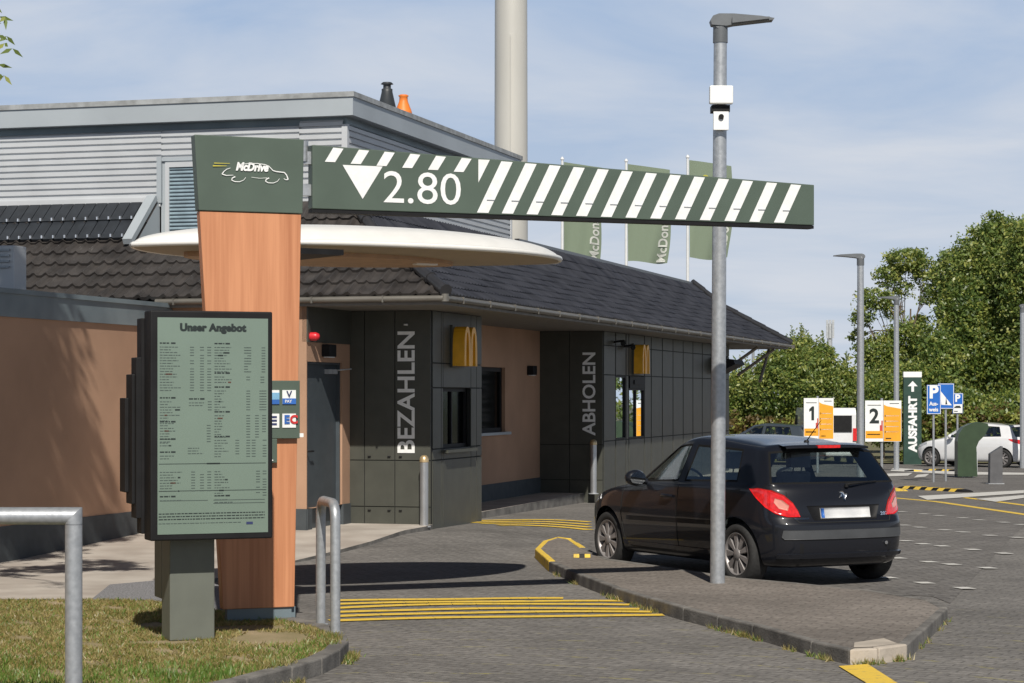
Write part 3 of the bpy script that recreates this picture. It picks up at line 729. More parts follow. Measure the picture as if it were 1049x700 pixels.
pen([L2(*p) for p in [(130,180),(245,176)]], .009, .003, 1)
mb.build('logo', [wht, mat('yellow_film',(.55,.48,.05),.5)], head)

bar = thing('height_bar', 'long green height limit bar with white diagonal stripes and 2.80 in white', 'height limit bar', TO+tx*(W+.075)+Vector((0,0,0)), TR)
BL = 4.53
def bz0(x): return 3.245 + 0*x
def bz1(x): return 3.75 - x*(.155/BL)
mb = MB(); mb.hexa([(0,-.02,bz0(0)),(BL,-.02,bz0(BL)),(BL,.10,bz0(BL)),(0,.10,bz0(0)),(0,-.02,bz1(0)),(BL,-.02,bz1(BL)),(BL,.10,bz1(BL)),(0,.10,bz1(0))]); mb.build('beam', dgreen, bar, bevel=.006)
mb = MB(); mb.box(.0,BL,-.012,.092,3.215,3.243); mb.build('bottom_rail', black, bar)
mb = MB(); mb.box(-.10,.0,.02,.08,3.35,3.44); mb.box(-.10,0,.02,.08,3.60,3.70); mb.tube([(-.06,.05,3.62),(-.06,.05,3.78)],.045,10); mb.build('bracket', galv, bar)
mb = MB(); yb = -.024
def bx(px):   # image column on the bar -> local x
    X = (px-CX)/F; o = bar.location; return (X*(o.y)-o.x)/(tx.x-X*tx.y)
def bq(q): mb.add([(a,yb,c) for a,c in q],[tuple(range(len(q)))])
for k in range(6):
    xa = bx(340.5+k*26.3) ; w = .085; h = .115; zt = bz1(xa)-.01
    bq([(xa-.07,zt-h),(xa-.07+w,zt-h),(xa+w-.0,bz1(xa+w)-.012),(xa,zt)])
xs = bx(489); zt=bz1(xs)
bq([(xs,zt-.20),(xs+.10,zt-.012),(xs,zt-.012)])
pxs = [487.5+25.33*k for k in range(13)]
for k,px in enumerate(pxs):
    xa = bx(px)+(.0); h = bz1(xa)-bz0(xa)-.03; sh = h*.50; w = .10
    xb = xa
    q = [(xb,bz0(xa)+.012),(xb+w,bz0(xa)+.012),(xb+w+sh,bz1(xb+w+sh)-.012),(xb+sh,bz1(xb+sh)-.012)]
    if q[2][0] > BL-.005: continue
    bq(q)
x1 = bx(350); x2 = bx(391); xm = (x1+x2)/2
bq([(x1,3.60),(xm,3.335),(x2,3.60)])
mb.text('2.80', .255, (bx(392),yb+.003,3.315), (1,0,0), (0,0,1), bold=.0, width=bx(471)-bx(392))
mb.build('lettering', wht, bar)
mb = MB()
for px in pxs:
    xa = bx(px)+.10; mb = MB(); mb.box(xa-.015,xa+.05,yb-.006,yb-.002,3.36,3.366); mb.build('seam_mark', _M['dull_galvanised'], bar)

# canopy
can = thing('canopy_wing', 'white leaf-shaped canopy wing mounted behind the orange tower', 'canopy', Vector((-1.40,19.85,.1)), R(33))
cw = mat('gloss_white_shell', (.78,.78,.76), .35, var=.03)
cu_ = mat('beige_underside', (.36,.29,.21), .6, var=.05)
CL = -.95; a0, a1 = -1.45+0, 2.62
cxm = .2
NA, NB = 48, 12
def outline(t):     # t in -1..1 along; returns half depth
    return 1.2*max(0, 1-abs(t)**2.3)**.75
mb = MB(); top = []; 
LX0, LX1 = -2.17, 2.17
import itertools
def cpt(i, j, side):
    t = -1+2*i/NA; x = (LX0+LX1)/2 + t*(LX1-LX0)/2
    # rounded param near ends
    x = (LX0+LX1)/2 + math.sin(t*math.pi/2)*(LX1-LX0)/2; tt = math.sin(t*math.pi/2)
    hd_ = outline(tt); s_ = -1+2*j/NB; yv = s_*hd_
    e = (1-abs(s_)**2.4)**.6 if abs(s_) < 1 else 0; ee = max(0, 1-tt*tt)**.45
    z = 3.04 + (.24*e*ee if side else -.05*e*ee)
    return (x, yv, z)
for side in (1, 0):
    vs = [cpt(i,j,side) for i in range(NA+1) for j in range(NB+1)]
    fs = [(i*(NB+1)+j, (i+1)*(NB+1)+j, (i+1)*(NB+1)+j+1, i*(NB+1)+j+1) for i in range(NA) for j in range(NB)]
    if not side: fs = [f[::-1] for f in fs]
    if side: mb.add(vs, fs, 0, True); mb.build('shell', cw, can); mb = MB()
    else: mb.add(vs, fs, 0, True)
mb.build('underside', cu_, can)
mb = MB()
rim = [cpt(i,0,1) for i in range(NA+1)]+[cpt(i,NB,1) for i in range(NA,-1,-1)]
mb.tube([Vector(p)+Vector((0,0,.012)) for p in rim], .025, 8, cap=False); mb.build('rim', cw, can)
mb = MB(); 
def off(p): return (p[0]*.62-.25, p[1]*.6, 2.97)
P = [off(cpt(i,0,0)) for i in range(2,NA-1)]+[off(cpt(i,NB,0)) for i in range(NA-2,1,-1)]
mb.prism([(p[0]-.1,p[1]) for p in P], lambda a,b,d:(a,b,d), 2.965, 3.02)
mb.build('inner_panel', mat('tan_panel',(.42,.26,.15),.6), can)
mb = MB(); mb.box(-1.75,-1.12,-1.80,-.45,2.90,2.945); mb.box(-1.6,-1.2,-.75,-.45,2.945,3.03); mb.build('arm', black, can)
mb = MB(); mb.box(.45,.67,-.3,-.22,2.95,3.0); mb.build('lamp', wht, can)

# card acceptance panel on the tower
t = thing('payment_panel', 'green panel with small card payment stickers on the side of the wood tower', 'sign', TO+tx*.5+Vector((0,0,0)), TR)
zt_, zb_ = 1.885, 1.43
mb = MB(); mb.box(-.03,.35,-.045,-.003,zb_,zt_); mb.box(-.03,.165,-.045,-.003,1.24,zb_-.002); mb.build('backing_plate', dgreen, t, bevel=.004)
def sticker(x0,x1,z0,z1,fn):
    mb = MB(); mb.box(x0,x1,-.052,-.046,z0,z1,0); fn(mb,x0,x1,z0,z1); mb.build('sticker', [wht, mat('card_blue',(.03,.13,.45),.5), mat('card_red',(.6,.03,.03),.5), mat('card_dark',(.03,.04,.12),.5), mat('card_sky',(.2,.42,.62),.5)], t)
def s_v(mb,x0,x1,z0,z1):
    mb.box(x0,x1,-.055,-.0525,z0,z0+.045,1); mb.text('V',.05,(x0+.03,-.056,z0+.055),(1,0,0),(0,0,1),3,bold=.02); mb.text('PAY',.022,(x0+.02,-.0565,z0+.012),(1,0,0),(0,0,1),0,bold=.02)
def s_ec(mb,x0,x1,z0,z1):
    mb.text('E',.062,(x0+.015,-.056,z0+.035),(1,0,0),(0,0,1),1,bold=.05); mb.text('C',.062,(x0+.06,-.056,z0+.035),(1,0,0),(0,0,1),2,bold=.05)
def s_s(mb,x0,x1,z0,z1): mb.box(x0,x1,-.055,-.0525,z0,z0+.035,1); mb.box(x0,x1,-.055,-.0525,z0+.036,z1-.02,4)
def s_m(mb,x0,x1,z0,z1):
    for k in range(3): mb.box(x0+.045,x1-.02,-.055,-.0525,z0+.02+.028*k,z0+.036+.028*k,3)
sticker(.205,.315,1.70,1.81,s_v); sticker(.205,.315,1.515,1.625,s_ec); sticker(.05,.18,1.70,1.81,s_s); sticker(.05,.18,1.515,1.625,s_m)
for q in ((.09,.13,-.052,-.047,1.255,1.265),(.1,.12,-.055,-.047,1.33,1.35),(.345,.375,-.06,-.02,1.44,1.47)):
    mb = MB(); mb.box(*q); mb.build('fitting', wht, t)

# menu board
MO = at(174,657,.1); MO.z = .1
board = thing('menu_board', 'tall black framed outdoor menu screen headed Unser Angebot on a square post', 'menu board', MO, TR)
mb = MB(); mb.box(.0,.33,.0,.26,0,.80); mb.box(-.0,.30,.265,.5,.28,.80)
mb.build('post', mat('post_grey_green',(.125,.135,.115),.5,var=.05), board, bevel=.008)
bx0, bx1, bzb, bzt = -.20, .690, .74, 2.37
mb = MB(); mb.box(bx0,bx1,-.26,-.06,bzb,bzt); body = mb.build('frame', black, board, bevel=.01)
mb = MB(); mb.box(bx0-.055,bx1-.1,-.05,.12,bzb+.15,bzt-.33); mb.box(bx0-.02,bx1-.05,-.058,.09,bzb+.04,bzt-.05); mb.box(bx0-.10,bx1-.15,.12,.3,bzb+.33,bzt-.62); mb.box(bx0-.075,bx1-.12,.0,.2,bzb+.25,bzt-.45)
mb.build('rear_housing', black, board, bevel=.006)
scr = mat('screen_glass', (.165,.22,.18), .22, var=.05, scale=1.5, spec=.6)
sx0, sx1, sz0, sz1 = bx0+.05, bx1-.035, bzb+.045, bzt-.05
mb = MB(); mb.quad((sx0,-.264,sz0),(sx1,-.264,sz0),(sx1,-.264,sz1),(sx0,-.264,sz1)); SCRQ = mb
ink = mat('screen_ink',(.02,.028,.026),.4); inkg = mat('screen_grey_ink',(.075,.10,.09),.4); inkr = mat('screen_brown_ink',(.12,.05,.03),.4)
mb = MB(); sw, sh = sx1-sx0, sz1-sz0
mb.text('Unser Angebot', .05, (sx0+sw*.5,-.266,sz1-.092), (1,0,0),(0,0,1), 0, bold=.04, width=.48, space=1.06, align='CENTER', depth=.001)
for ox_, oz_ in ((.0022,0),(-.0022,0),(0,.0018)): mb.text('Unser Angebot', .05, (sx0+sw*.5+ox_,-.2662,sz1-.092+oz_), (1,0,0),(0,0,1), 0, bold=.04, width=.48, space=1.06, align='CENTER', depth=.001+abs(ox_)*.1+abs(oz_)*.2)
def sx(f): return sx0+sw*f
def sz(f): return sz1-sh*f
def dash(f0, f1, zf, h=.0042, m=1): mb.box(sx(f0), sx(f1), -.2665, -.2655, sz(zf)-h/2, sz(zf)+h/2, m)
rd = random.Random(3)
def words(f0, f1, zf, m=1, h=.0042):
    x = f0
    while x < f1:
        w = rd.uniform(.012,.04); dash(x, min(f1, x+w), zf, h, m); x += w+.007
def block(f0, f1, z0, n, cols=(), step=.0125, head=True):
    if head: words(f0, f0+.09, z0, 0, .008); dash(f0+.10, f0+.14, z0, .010, 0)
    for k in range(n):
        zf = z0+.018+step*k; words(f0, f0+rd.uniform(.35,.95)*(f1-f0), zf)
        if rd.random() < .25: a = rd.uniform(f0,f1-.05); dash(a, a+rd.uniform(.01,.06), zf, .009, rd.choice([0,2]))
        for c in cols:
            if rd.random() < .9: dash(c, c+.035, zf)
block(.02,.24,.118,17,(.29,.38,.445)); block(.02,.22,.37,4,(.45,)); block(.28,.45,.375,2,()); block(.02,.22,.42,5,head=False)
block(.02,.22,.48,7,(.44,)); block(.02,.22,.56,2); block(.27,.42,.585,3,head=False); block(.02,.2,.62,2)
block(.51,.70,.118,10,(.78,.81,.94)); block(.51,.72,.255,3,(.80,.93)); block(.51,.62,.32,8,(.80,.92,.95))
block(.51,.62,.435,9,(.80,.88,.945)); block(.51,.66,.55,7,(.70,.80,.85,.95))
for zf in (.675,.80): dash(.01,.98,zf,.003,0)
dash(.44,.56,.675,.009,0)
block(.02,.24,.695,8,(.30,.38,.445),head=False); block(.51,.66,.695,10,(.89,.95),head=False)
block(.02,.3,.825,1); block(.51,.7,.825,2); dash(.02,.45,.845,.003); dash(.5,.97,.845,.003); dash(.5,.97,.86,.003)
for zf in (.905,.918,.931): words(.01,.97,zf,0,.006)
words(.01,.75,.95); dash(.80,.86,.955,.018,2+1)
mb.add(SCRQ.v, SCRQ.f, 4); mb.build('screen', [ink, inkg, inkr, _M['card_dark'], scr], board)

# ------------------------------------------------------------------ rails
def hoop(name, base, d, w, h, rad, label, grp):
    t = thing('hoop_rail', label, 'railing', base, 0, grp)
    d = Vector(d).normalized(); pts = [Vector((0,0,-.05)), Vector((0,0,h-.12-rad))]
    for k in range(1,6):
        a = R(90*k/6+0); pts.append(Vector((0,0,h-.12-rad))+d*(.12*(1-math.cos(a)))+Vector((0,0,.12*math.sin(a))))
    pts.append(Vector((0,0,h-rad))+d*.12)
    e = d*w; q = [Vector((p.dot(d),0,p.z)) for p in pts]
    pts2 = [e - d*p.dot(d) + Vector((0,0,p.z)) for p in reversed(pts)]
    mb = MB(); mb.tube(pts+pts2, rad, 16); mb.build('tube', galv, t)
    mb = MB()
    for c in (Vector(), e): mb = MB(); mb.lathe([(rad*1.5,0),(rad*1.5,.012)], c, 16); mb.build('foot', galv2, t)
    return t
b0 = at(343.5,649,.1); hoop('hoop_rail', b0, (-.16,.6,0), .62, 1.0, .038, 'galvanised hoop rail seen end-on at the kerb right of the wood tower', 'galvanised hoop rails')
# left rail, mitred corner
t = thing('hoop_rail', 'galvanised rail with mitred corner in the left foreground on the grass', 'railing', ((75.5-CX)*12.2/F, 12.2, .1), 0, 'galvanised hoop rails')
mb = MB(); rr = .048
mb.tube([(0,0,-.05),(0,0,1.055)], rr, 20); 
n = 20
vs = [(rr*math.cos(2*math.pi*k/n), rr*math.sin(2*math.pi*k/n), 1.05) for k in range(n)]
vs2 = [(x, y, 1.10 - x*0 + (x)*1.0) for x,y,z in vs]
mb.add(vs+vs2, [(k,(k+1)%n,(k+1)%n+n,k+n) for k in range(n)], 0, True)
vs3 = [(-2.4, y, 1.10+x) for x,y,z in vs]
mb.add(vs2+vs3, [(k,(k+1)%n,(k+1)%n+n,k+n) for k in range(n)], 0, True)
mb.tube([(-2.4,0,1.15),(-2.4,0,-.05)], rr, 16); mb.build('tube', galv, t)
mb = MB()
for x in (0,-2.4): mb = MB(); mb.lathe([(rr*1.6,0),(rr*1.6,.012)], (x,0,0), 16); mb.build('foot', galv2, t)

# ------------------------------------------------------------------ grass bed with kerb
GP = [(-7.5,19.1),(-3.1,19.1),(-2.5,18.35),(-1.85,17.6),(-1.42,16.85),(-1.235,16.3),(-1.17,15.75),(-1.19,15.2),(-1.27,14.7),(-1.42,14.2),(-1.64,13.6),(-2.0,12.9),(-2.6,12.0),(-4,10.6),(-7.5,9)]
GP = [Vector((x,y,.1)) for x,y in GP]
gin = inset_poly(GP, .12)
kerb_ring('bed_kerb', GP, gin, list(range(3,13)), kerbm, z=.115, dep=.2)
soil = mat('dry_grass_soil', (.20,.17,.08), .95, scale=2.2, c2=(.32,.25,.15), bump=.6, bscale=50)
ground_poly('grass_bed', gin, lambda x,y: .098, soil, cuts=(), xcuts=())
def inside(P, x, y):
    c = False; n = len(P)
    for i in range(n):
        a, b = P[i], P[i-1]
        if (a.y > y) != (b.y > y) and x < (b.x-a.x)*(y-a.y)/(b.y-a.y)+a.x: c = not c
    return c
gs = [leaf_mat('grass_green',(.14,.25,.04),(.20,.31,.06),scale=3), leaf_mat('grass_dry',(.38,.31,.11),(.46,.38,.17),scale=3), leaf_mat('grass_olive',(.22,.22,.06),(.32,.28,.11),scale=3)]
mb = MB(); cnt = 0
bare = [(-1.75,16.0,.32,.45),(-2.0,16.7,.35,.2),(-2.7,16.9,.2,.25),(-2.5,15.7,.3,.12)]
while cnt < 52000:
    y = 11.5+7.6*random.random(); x = -.2333*y-.3 + random.random()*(3.2)
    if not inside(gin, x, y): continue
    if any(((x-a)/c)**2+((y-b)/d)**2 < random.uniform(.6,1.3) for a,b,c,d in bare): continue
    if math.sin(x*7.3+y*2.1)*math.sin(y*5.7-x*1.3)+.5*math.sin(x*17+y*9) > random.uniform(.25,1.3): continue
    cnt += 1
    n1 = math.sin(x*3.1+1.3*math.sin(y*2.3))+math.sin(y*2.7+x*1.7)
    green = n1*.3 + (15.2-y)*.35
    m = 0 if random.random() < .10+.38*max(0,green) else (1 if random.random() < .66 else 2)
    h = random.uniform(.010,.034)*((1.3+max(0,green)) if m == 0 else 1); a = random.uniform(0,6.28); w = random.uniform(.004,.008)
    lx, ly = random.gauss(0,.022), random.gauss(0,.022)
    dx, dy = math.cos(a)*w, math.sin(a)*w
    mb.add([(x-dx,y-dy,.097),(x+dx,y+dy,.097),(x+lx+dx*.3,y+ly+dy*.3,.097+h)], [(0,1,2)], m)
def tufts(P, n, z, sp=.03):
    for _ in range(n):
        i = random.randrange(len(P)-1); q = P[i].lerp(P[i+1], random.random())
        if math.sin(q.x*5.1+q.y*3.3)+math.sin(q.x*11+q.y*7) < .2: continue
        for _ in range(14):
            x = q.x+random.gauss(0,sp); y = q.y+random.gauss(0,sp); h = random.uniform(.015,.06); a = random.uniform(0,6.28); w = .005
            mb.add([(x-math.cos(a)*w,y-math.sin(a)*w,z),(x+math.cos(a)*w,y+math.sin(a)*w,z),(x+random.gauss(0,.02),y+random.gauss(0,.02),z+h)],[(0,1,2)],random.choice([0,1,1,2]))
og = [Vector((p.x+.03,p.y-.02,0)) for p in GP[4:]]
tufts(og, 260, .0); tufts([Vector((p.x,p.y,0)) for p in gin[4:]], 420, .105, .035)
io = [Vector((p.x-.01,p.y-.03,0)) for p in ISL[5:17]]; tufts(io, 160, 0, .018)
tufts([Vector((-7.5,19.1,0)),Vector((-3.1,19.08,0)),Vector((-2.5,18.35,0))], 260, .06, .07)
o = mb.build('grass', gs); tag(o, 'short patchy green and straw coloured grass in the kerbed bed around the menu board', 'grass', kind='stuff')

# ------------------------------------------------------------------ street lamps
def street_lamp(p, H, rad, dirx, label, head=.62, box=False):
    t = thing('street_lamp', label, 'street lamp', p, 0, 'galvanised street lamps')
    mb = MB(); mb.tube([(0,0,-.3),(0,0,H*.55),(0,0,H)], [rad,rad*.96,rad*.88], 20); mb.build('pole', galv, t)
    s = dirx
    s = dirx; lm = mat('lamp_grey',(.12,.13,.14),.45)
    mb = MB(); mb.tube([(0,0,H-.13),(0,0,H+.03)], [rad*1.0,rad*.98], 18); mb.tube([(-.03*s,0,H+.0),(.0,0,H+.05),(.05*s,0,H+.09)],[rad*.95,rad*.95,rad*.5],14)
    P_ = [(-.085,.03),(-.10,.075),(-.075,.115),(-.02,.135),(.12,.135),(head*.75,.115),(head,.095),(head-.01,.078),(head*.6,.062),(.12,.035),(.05,.02)]
    mb.prism(P_, lambda a,b,d:(a*s,d,H+b), -.075, .075)
    mb.prism([(.10,.040),(head*.9,.082),(head*.9,.10),(.10,.10)], lambda a,b,d:(a*s,d,H+b), -.12, .12)
    mb.build('lamp_head', lm, t, bevel=.01)
    return t
l1 = street_lamp(at(735,598,.10), 5.21, .070, 1, 'tall grey street lamp standing on the traffic island in front of the black car', .50)
l1.rotation_euler.y = R(.3)
mb = MB(); mb.box(-.11,.11,-.15,-.07,4.49,4.66); mb.build('sensor_box', wht, l1, bevel=.012)
mb = MB(); mb.box(-.07,.07,-.12,-.07,4.25,4.42,0); mb.lathe([(.025,0),(.025,.02)],(0,-.12,4.37),12,1,fn=lambda p:(p[0],-p[2],p[1])); mb.box(-.085,.085,-.1,.085,4.425,4.485,1); mb.build('control_box', [wht, black], l1)
street_lamp(at(881.5,500), 5.2, .085, -1, 'grey street lamp behind the sign marked 2, its head pointing left', .62)
street_lamp(at(918.3,482), 5.2, .085, -1, 'farther grey street lamp just left of the AUSFAHRT pylon', .60)
p = Vector(((1047.5-CX)*70/F, 70, gz(70))); street_lamp(p, 5.1, .085, 1, 'grey street lamp at the far right edge behind the white car')
street_lamp(Vector(((771.5-CX)*100/F, 100, gz(100))), 4.8, .075, 1, 'thin distant street lamp seen under the far tip of the tiled roof', .5)

# ------------------------------------------------------------------ mast and flags
mast = thing('pylon_mast', 'thick pale grey steel mast rising behind the restaurant roof out of the picture', 'mast', Vector(((523.5-CX)*60/F,60,gz(60))))
mb = MB(); mb.lathe([(.47,0),(.46,6),(.44,14),(.42,26)], seg=48); mb.build('shaft', mat('mast_paint',(.50,.49,.45),.45,.1,scale=.8,var=.06,stretch=(1,1,.3)), mast)
mb = MB(); mb.box(-.02,.02,-.5,-.44,3.5,12.0); mb.build('cable_cover', _M['mast_paint'], mast)
mb = MB(); mb.lathe([(.8,0),(.8,.06),(.5,.08)], seg=32); mb.build('base', galv2, mast)
def cloth_mat(name, c, tr=.35):
    m = bpy.data.materials.new(name); m.use_nodes = True; N = m.node_tree.nodes; L = m.node_tree.links; N.remove(N['Principled BSDF'])
    d = N.new('ShaderNodeBsdfDiffuse'); t = N.new('ShaderNodeBsdfTranslucent'); d.inputs[0].default_value = (*c,1); t.inputs[0].default_value = (*c,1)
    s = N.new('ShaderNodeMixShader'); s.inputs[0].default_value = tr; L.new(d.outputs[0],s.inputs[1]); L.new(t.outputs[0],s.inputs[2]); L.new(s.outputs[0],N['Material Output'].inputs[0]); return m
flagm = cloth_mat('green_flag_cloth', (.27,.33,.24)); flagw = cloth_mat('white_flag_print',(.75,.76,.72)); flagy = cloth_mat('yellow_flag_print',(.62,.58,.12))
def flag(px, top, label, D=80, wpx=46, hpx=101, ph=0):
    k = D/F; p = Vector(((px-CX)*k, D, gz(D)))
    t = thing('flagpole', label, 'flag', p, 0, 'green flags behind the roof')
    ztop = EYE+(HZ-top)*k - p.z
    mb = MB(); mb.tube([(0,0,0),(0,0,ztop+.1)], [.07,.045], 12); mb.lathe([(.07,0),(.07,.05),(0,.12)],(0,0,ztop+.08),10); mb.build('pole', mat('white_pole',(.65,.66,.66),.4,var=.04), t)
    w, h = wpx*k, hpx*k; f = MB(); nx, nz = 14, 30
    def fp(a, b):
        x = .06+a*w*(.97-.10*b*b-.04*math.sin(ph+b*5)); y = (.14*math.sin(a*5+ph+b*2.2)+.07*math.sin(a*11+b*4+ph))*(.25+.75*b); z = ztop - b*h - a*.22*(1-b) + .05*math.sin(a*5+ph)*b
        return (x,y,z)
    f.add([fp(i/nx,j/nz) for i in range(nx+1) for j in range(nz+1)], [(i*(nz+1)+j,i*(nz+1)+j+1,(i+1)*(nz+1)+j+1,(i+1)*(nz+1)+j) for i in range(nx) for j in range(nz)], 0, True)
    fl = f.build('flag', flagm, t)
    # writing and arches follow the cloth
    mb = MB(); mb.text("McDonald's", .11*h, (0,0,0), (1,0,0), (0,1,0), bold=.025, width=.62*h, depth=0)
    L_ = mb.v; mb.v = []
    for (x,y,z) in L_:
        a = .93 - y/w*.9; b = .985 - x/h; q = fp(a,b); mb.v.append((q[0], q[1]-.02, q[2]))
    mb.build('lettering', flagw, fl)
    mb = MB(); arches(mb, lambda a,b,d:(a,d,b), .8, .75, .11, -.01,.01)
    mb.v = [(fp(.5+x/w, .34-z/h)[0], fp(.5+x/w,.34-z/h)[1]-.03+y, fp(.5+x/w,.34-z/h)[2]) for x,y,z in mb.v]
    mb.build('emblem', flagy, fl)
flag(641.5,168,'middle green flag on a white pole above the tiled roof', ph=1.0)
flag(704.5,164,'rightmost green flag on a white pole, partly behind the street lamp', ph=2.2)
flag(576,166,'leftmost green flag on a white pole, nearest the thick mast', wpx=41, ph=.2)

# ------------------------------------------------------------------ vehicles
def make_car(name, label, cat, origin, heading, paint, rim_m, scale=(1,1,1), detail=True, group=None, light='peu', tilt=None):
    """three-door hatchback; x forward, y left, z up; origin on the ground at the wheelbase centre"""
    t = thing(name, label, cat, origin, heading, group)
    plan = [(-1.965,0),(-1.955,.40),(-1.885,.68),(-1.70,.80),(-1.48,.84),(-1.18,.86),(-.7,.862),(-.24,.862),(-.14,.862),(.28,.862),(.78,.86),(1.2,.855),(1.60,.82),(1.87,.66),(2.0,.36),(2.04,0)]
    def lerp(a,b,t): return a+(b-a)*t
    N_ = 16
    def ring(zr, zs, zf, fx_r, fx_f, fy):
        out = []
        for i,(x,y) in enumerate(plan):
            if i <= 2: z = zr
            elif i == 3: z = lerp(zr,zs,.5)
            elif i >= 13: z = zf
            elif i == 12: z = lerp(zs,zf,.5)
            else: z = zs
            xx = x + (fx_r if i <= 2 else fx_r*.6 if i == 3 else fx_r*.2 if i == 4 else fx_f if i >= 13 else fx_f*.6 if i == 12 else 0)
            out.append([xx, y*fy, z])
        return out
    rings = [ring(.19,.18,.19,.10,-.12,.88), ring(.27,.24,.26,.015,-.03,.965), ring(.46,.42,.46,0,0,.992), ring(.62,.60,.60,.01,-.005,1.0),
             ring(.68,.74,.66,.055,-.03,1.0), ring(.86,.87,.73,.085,-.12,.982)]
    # hood/shoulder ring
    r6 = [[-1.845,0,.965],[-1.84,.38,.965],[-1.76,.705,.96],[-1.63,.775,.965],[-1.47,.795,.975],[-1.25,.815,.975],[-.7,.825,.962],[-.24,.828,.95],[-.14,.828,.948],[.27,.825,.935],[.74,.80,.915],[1.05,.775,.90],[1.33,.72,.865],[1.55,.58,.845],[1.66,.33,.85],[1.70,0,.855]]
    rings.append(r6)
    r7 = [[-1.80,0,1.0],[-1.79,.40,1.0],[-1.69,.725,.998],[-1.58,.76,1.0],[-1.46,.765,1.01],[-1.27,.785,1.01],[-.7,.795,.995],[-.24,.798,.98],[-.14,.798,.978],[.16,.79,.965],[.44,.775,.955],[.66,.755,.95],[.78,.71,.95],[.92,.58,.955],[1.03,.32,.965],[1.07,0,.97]]
    rings.append(r7)
    r8 = [[-1.56,0,1.345],[-1.55,.37,1.34],[-1.47,.60,1.318],[-1.38,.622,1.32],[-1.27,.605,1.325],[-1.13,.617,1.335],[-.62,.628,1.36],[-.26,.632,1.37],[-.17,.632,1.375],[-.05,.628,1.37],[.05,.62,1.355],[.13,.61,1.335],[.20,.585,1.33],[.29,.49,1.345],[.36,.27,1.36],[.38,0,1.365]]
    rings.append(r8)
    r9 = [[-1.50,0,1.405],[-1.47,.34,1.40],[-1.41,.535,1.375],[-1.30,.555,1.378],[-1.15,.55,1.385],[-.97,.562,1.40],[-.60,.575,1.435],[-.27,.578,1.447],[-.18,.578,1.447],[-.09,.572,1.442],[-.01,.563,1.43],[.06,.55,1.41],[.12,.52,1.395],[.19,.44,1.40],[.25,.25,1.41],[.27,0,1.415]]
    rings.append(r9)
    bm = bmesh.new(); V = {}
    def vert(p):
        k = tuple(round(c,4) for c in p)
        if k not in V: V[k] = bm.verts.new(k)
        return V[k]
    nL = len(rings)
    def face(ps, m=0):
        vs = []; 
        for p in ps:
            v = vert(p)
            if v not in vs: vs.append(v)
        if len(vs) >= 3:
            try: f = bm.faces.new(vs); f.material_index = m; return f
            except ValueError: pass
    glassmap = {0:1,1:1,5:2,6:2,8:3,9:3,10:3,13:4,14:4}
    for l in range(nL-1):
        for i in range(N_-1):
            a,b,c,d = rings[l][i], rings[l][i+1], rings[l+1][i+1], rings[l+1][i]
            m = glassmap.get(i,0) if l == 7 else 0
            face([a,d,c,b], m)
            mir = lambda p: [p[0],-p[1],p[2]]
            face([mir(a),mir(b),mir(c),mir(d)], m)
    for li, flip, dz in ((nL-1, False, .02), (0, True, 0)):
        rg = rings[li]; rows = []
        rows.append([rg[2],rg[1],rg[0],[rg[1][0],-rg[1][1],rg[1][2]],[rg[2][0],-rg[2][1],rg[2][2]]])
        for i in range(3,13):
            p = rg[i]; x,y,z = p; xe = x
            rows.append([p,[xe,y/2,z+dz*.8],[xe,0,z+dz],[xe,-y/2,z+dz*.8],[x,-y,z]])
        rows.append([rg[13],rg[14],rg[15],[rg[14][0],-rg[14][1],rg[14][2]],[rg[13][0],-rg[13][1],rg[13][2]]])
        for r_ in range(len(rows)-1):
            for k in range(4):
                q = [rows[r_][k],rows[r_+1][k],rows[r_+1][k+1],rows[r_][k+1]]
                face(q[::-1] if flip else q)
    bmesh.ops.recalc_face_normals(bm, faces=bm.faces[:])
    # creases: waist, bumper step
    cl = bm.edges.layers.float.new('crease_edge')
    def crease(l, i0, i1, v):
        for i in range(i0,i1):
            for s in (1,-1):
                a = V.get(tuple(round(c,4) for c in (rings[l][i][0],s*rings[l][i][1],rings[l][i][2]))); b = V.get(tuple(round(c,4) for c in (rings[l][i+1][0],s*rings[l][i+1][1],rings[l][i+1][2])))
                if a and b:
                    e = bm.edges.get((a,b))
                    if e: e[cl] = v
    crease(7,0,15,.75); crease(8,0,15,.6); crease(3,0,3,.55); crease(4,0,3,.5); crease(6,3,11,.35); crease(8,0,3,.8)
    for l in (7,):
        for i in (2,5,7,8,11,13):
            for s in (1,-1):
                a = V.get(tuple(round(c,4) for c in (rings[l][i][0],s*rings[l][i][1],rings[l][i][2]))); b = V.get(tuple(round(c,4) for c in (rings[l+1][i][0],s*rings[l+1][i][1],rings[l+1][i][2])))
                e = bm.edges.get((a,b)) if a and b else None
                if e: e[cl] = .6 if i != 5 else .2
    me = bpy.data.meshes.new('car_cage'); bm.to_mesh(me); bm.free()
    ob = bpy.data.objects.new('car_cage', me); col.objects.link(ob)
    ss = ob.modifiers.new('s','SUBSURF'); ss.levels = ss.render_levels = 3 if detail else 2
    cutters = []
    WX, WY, WR = 1.27, .735, .305
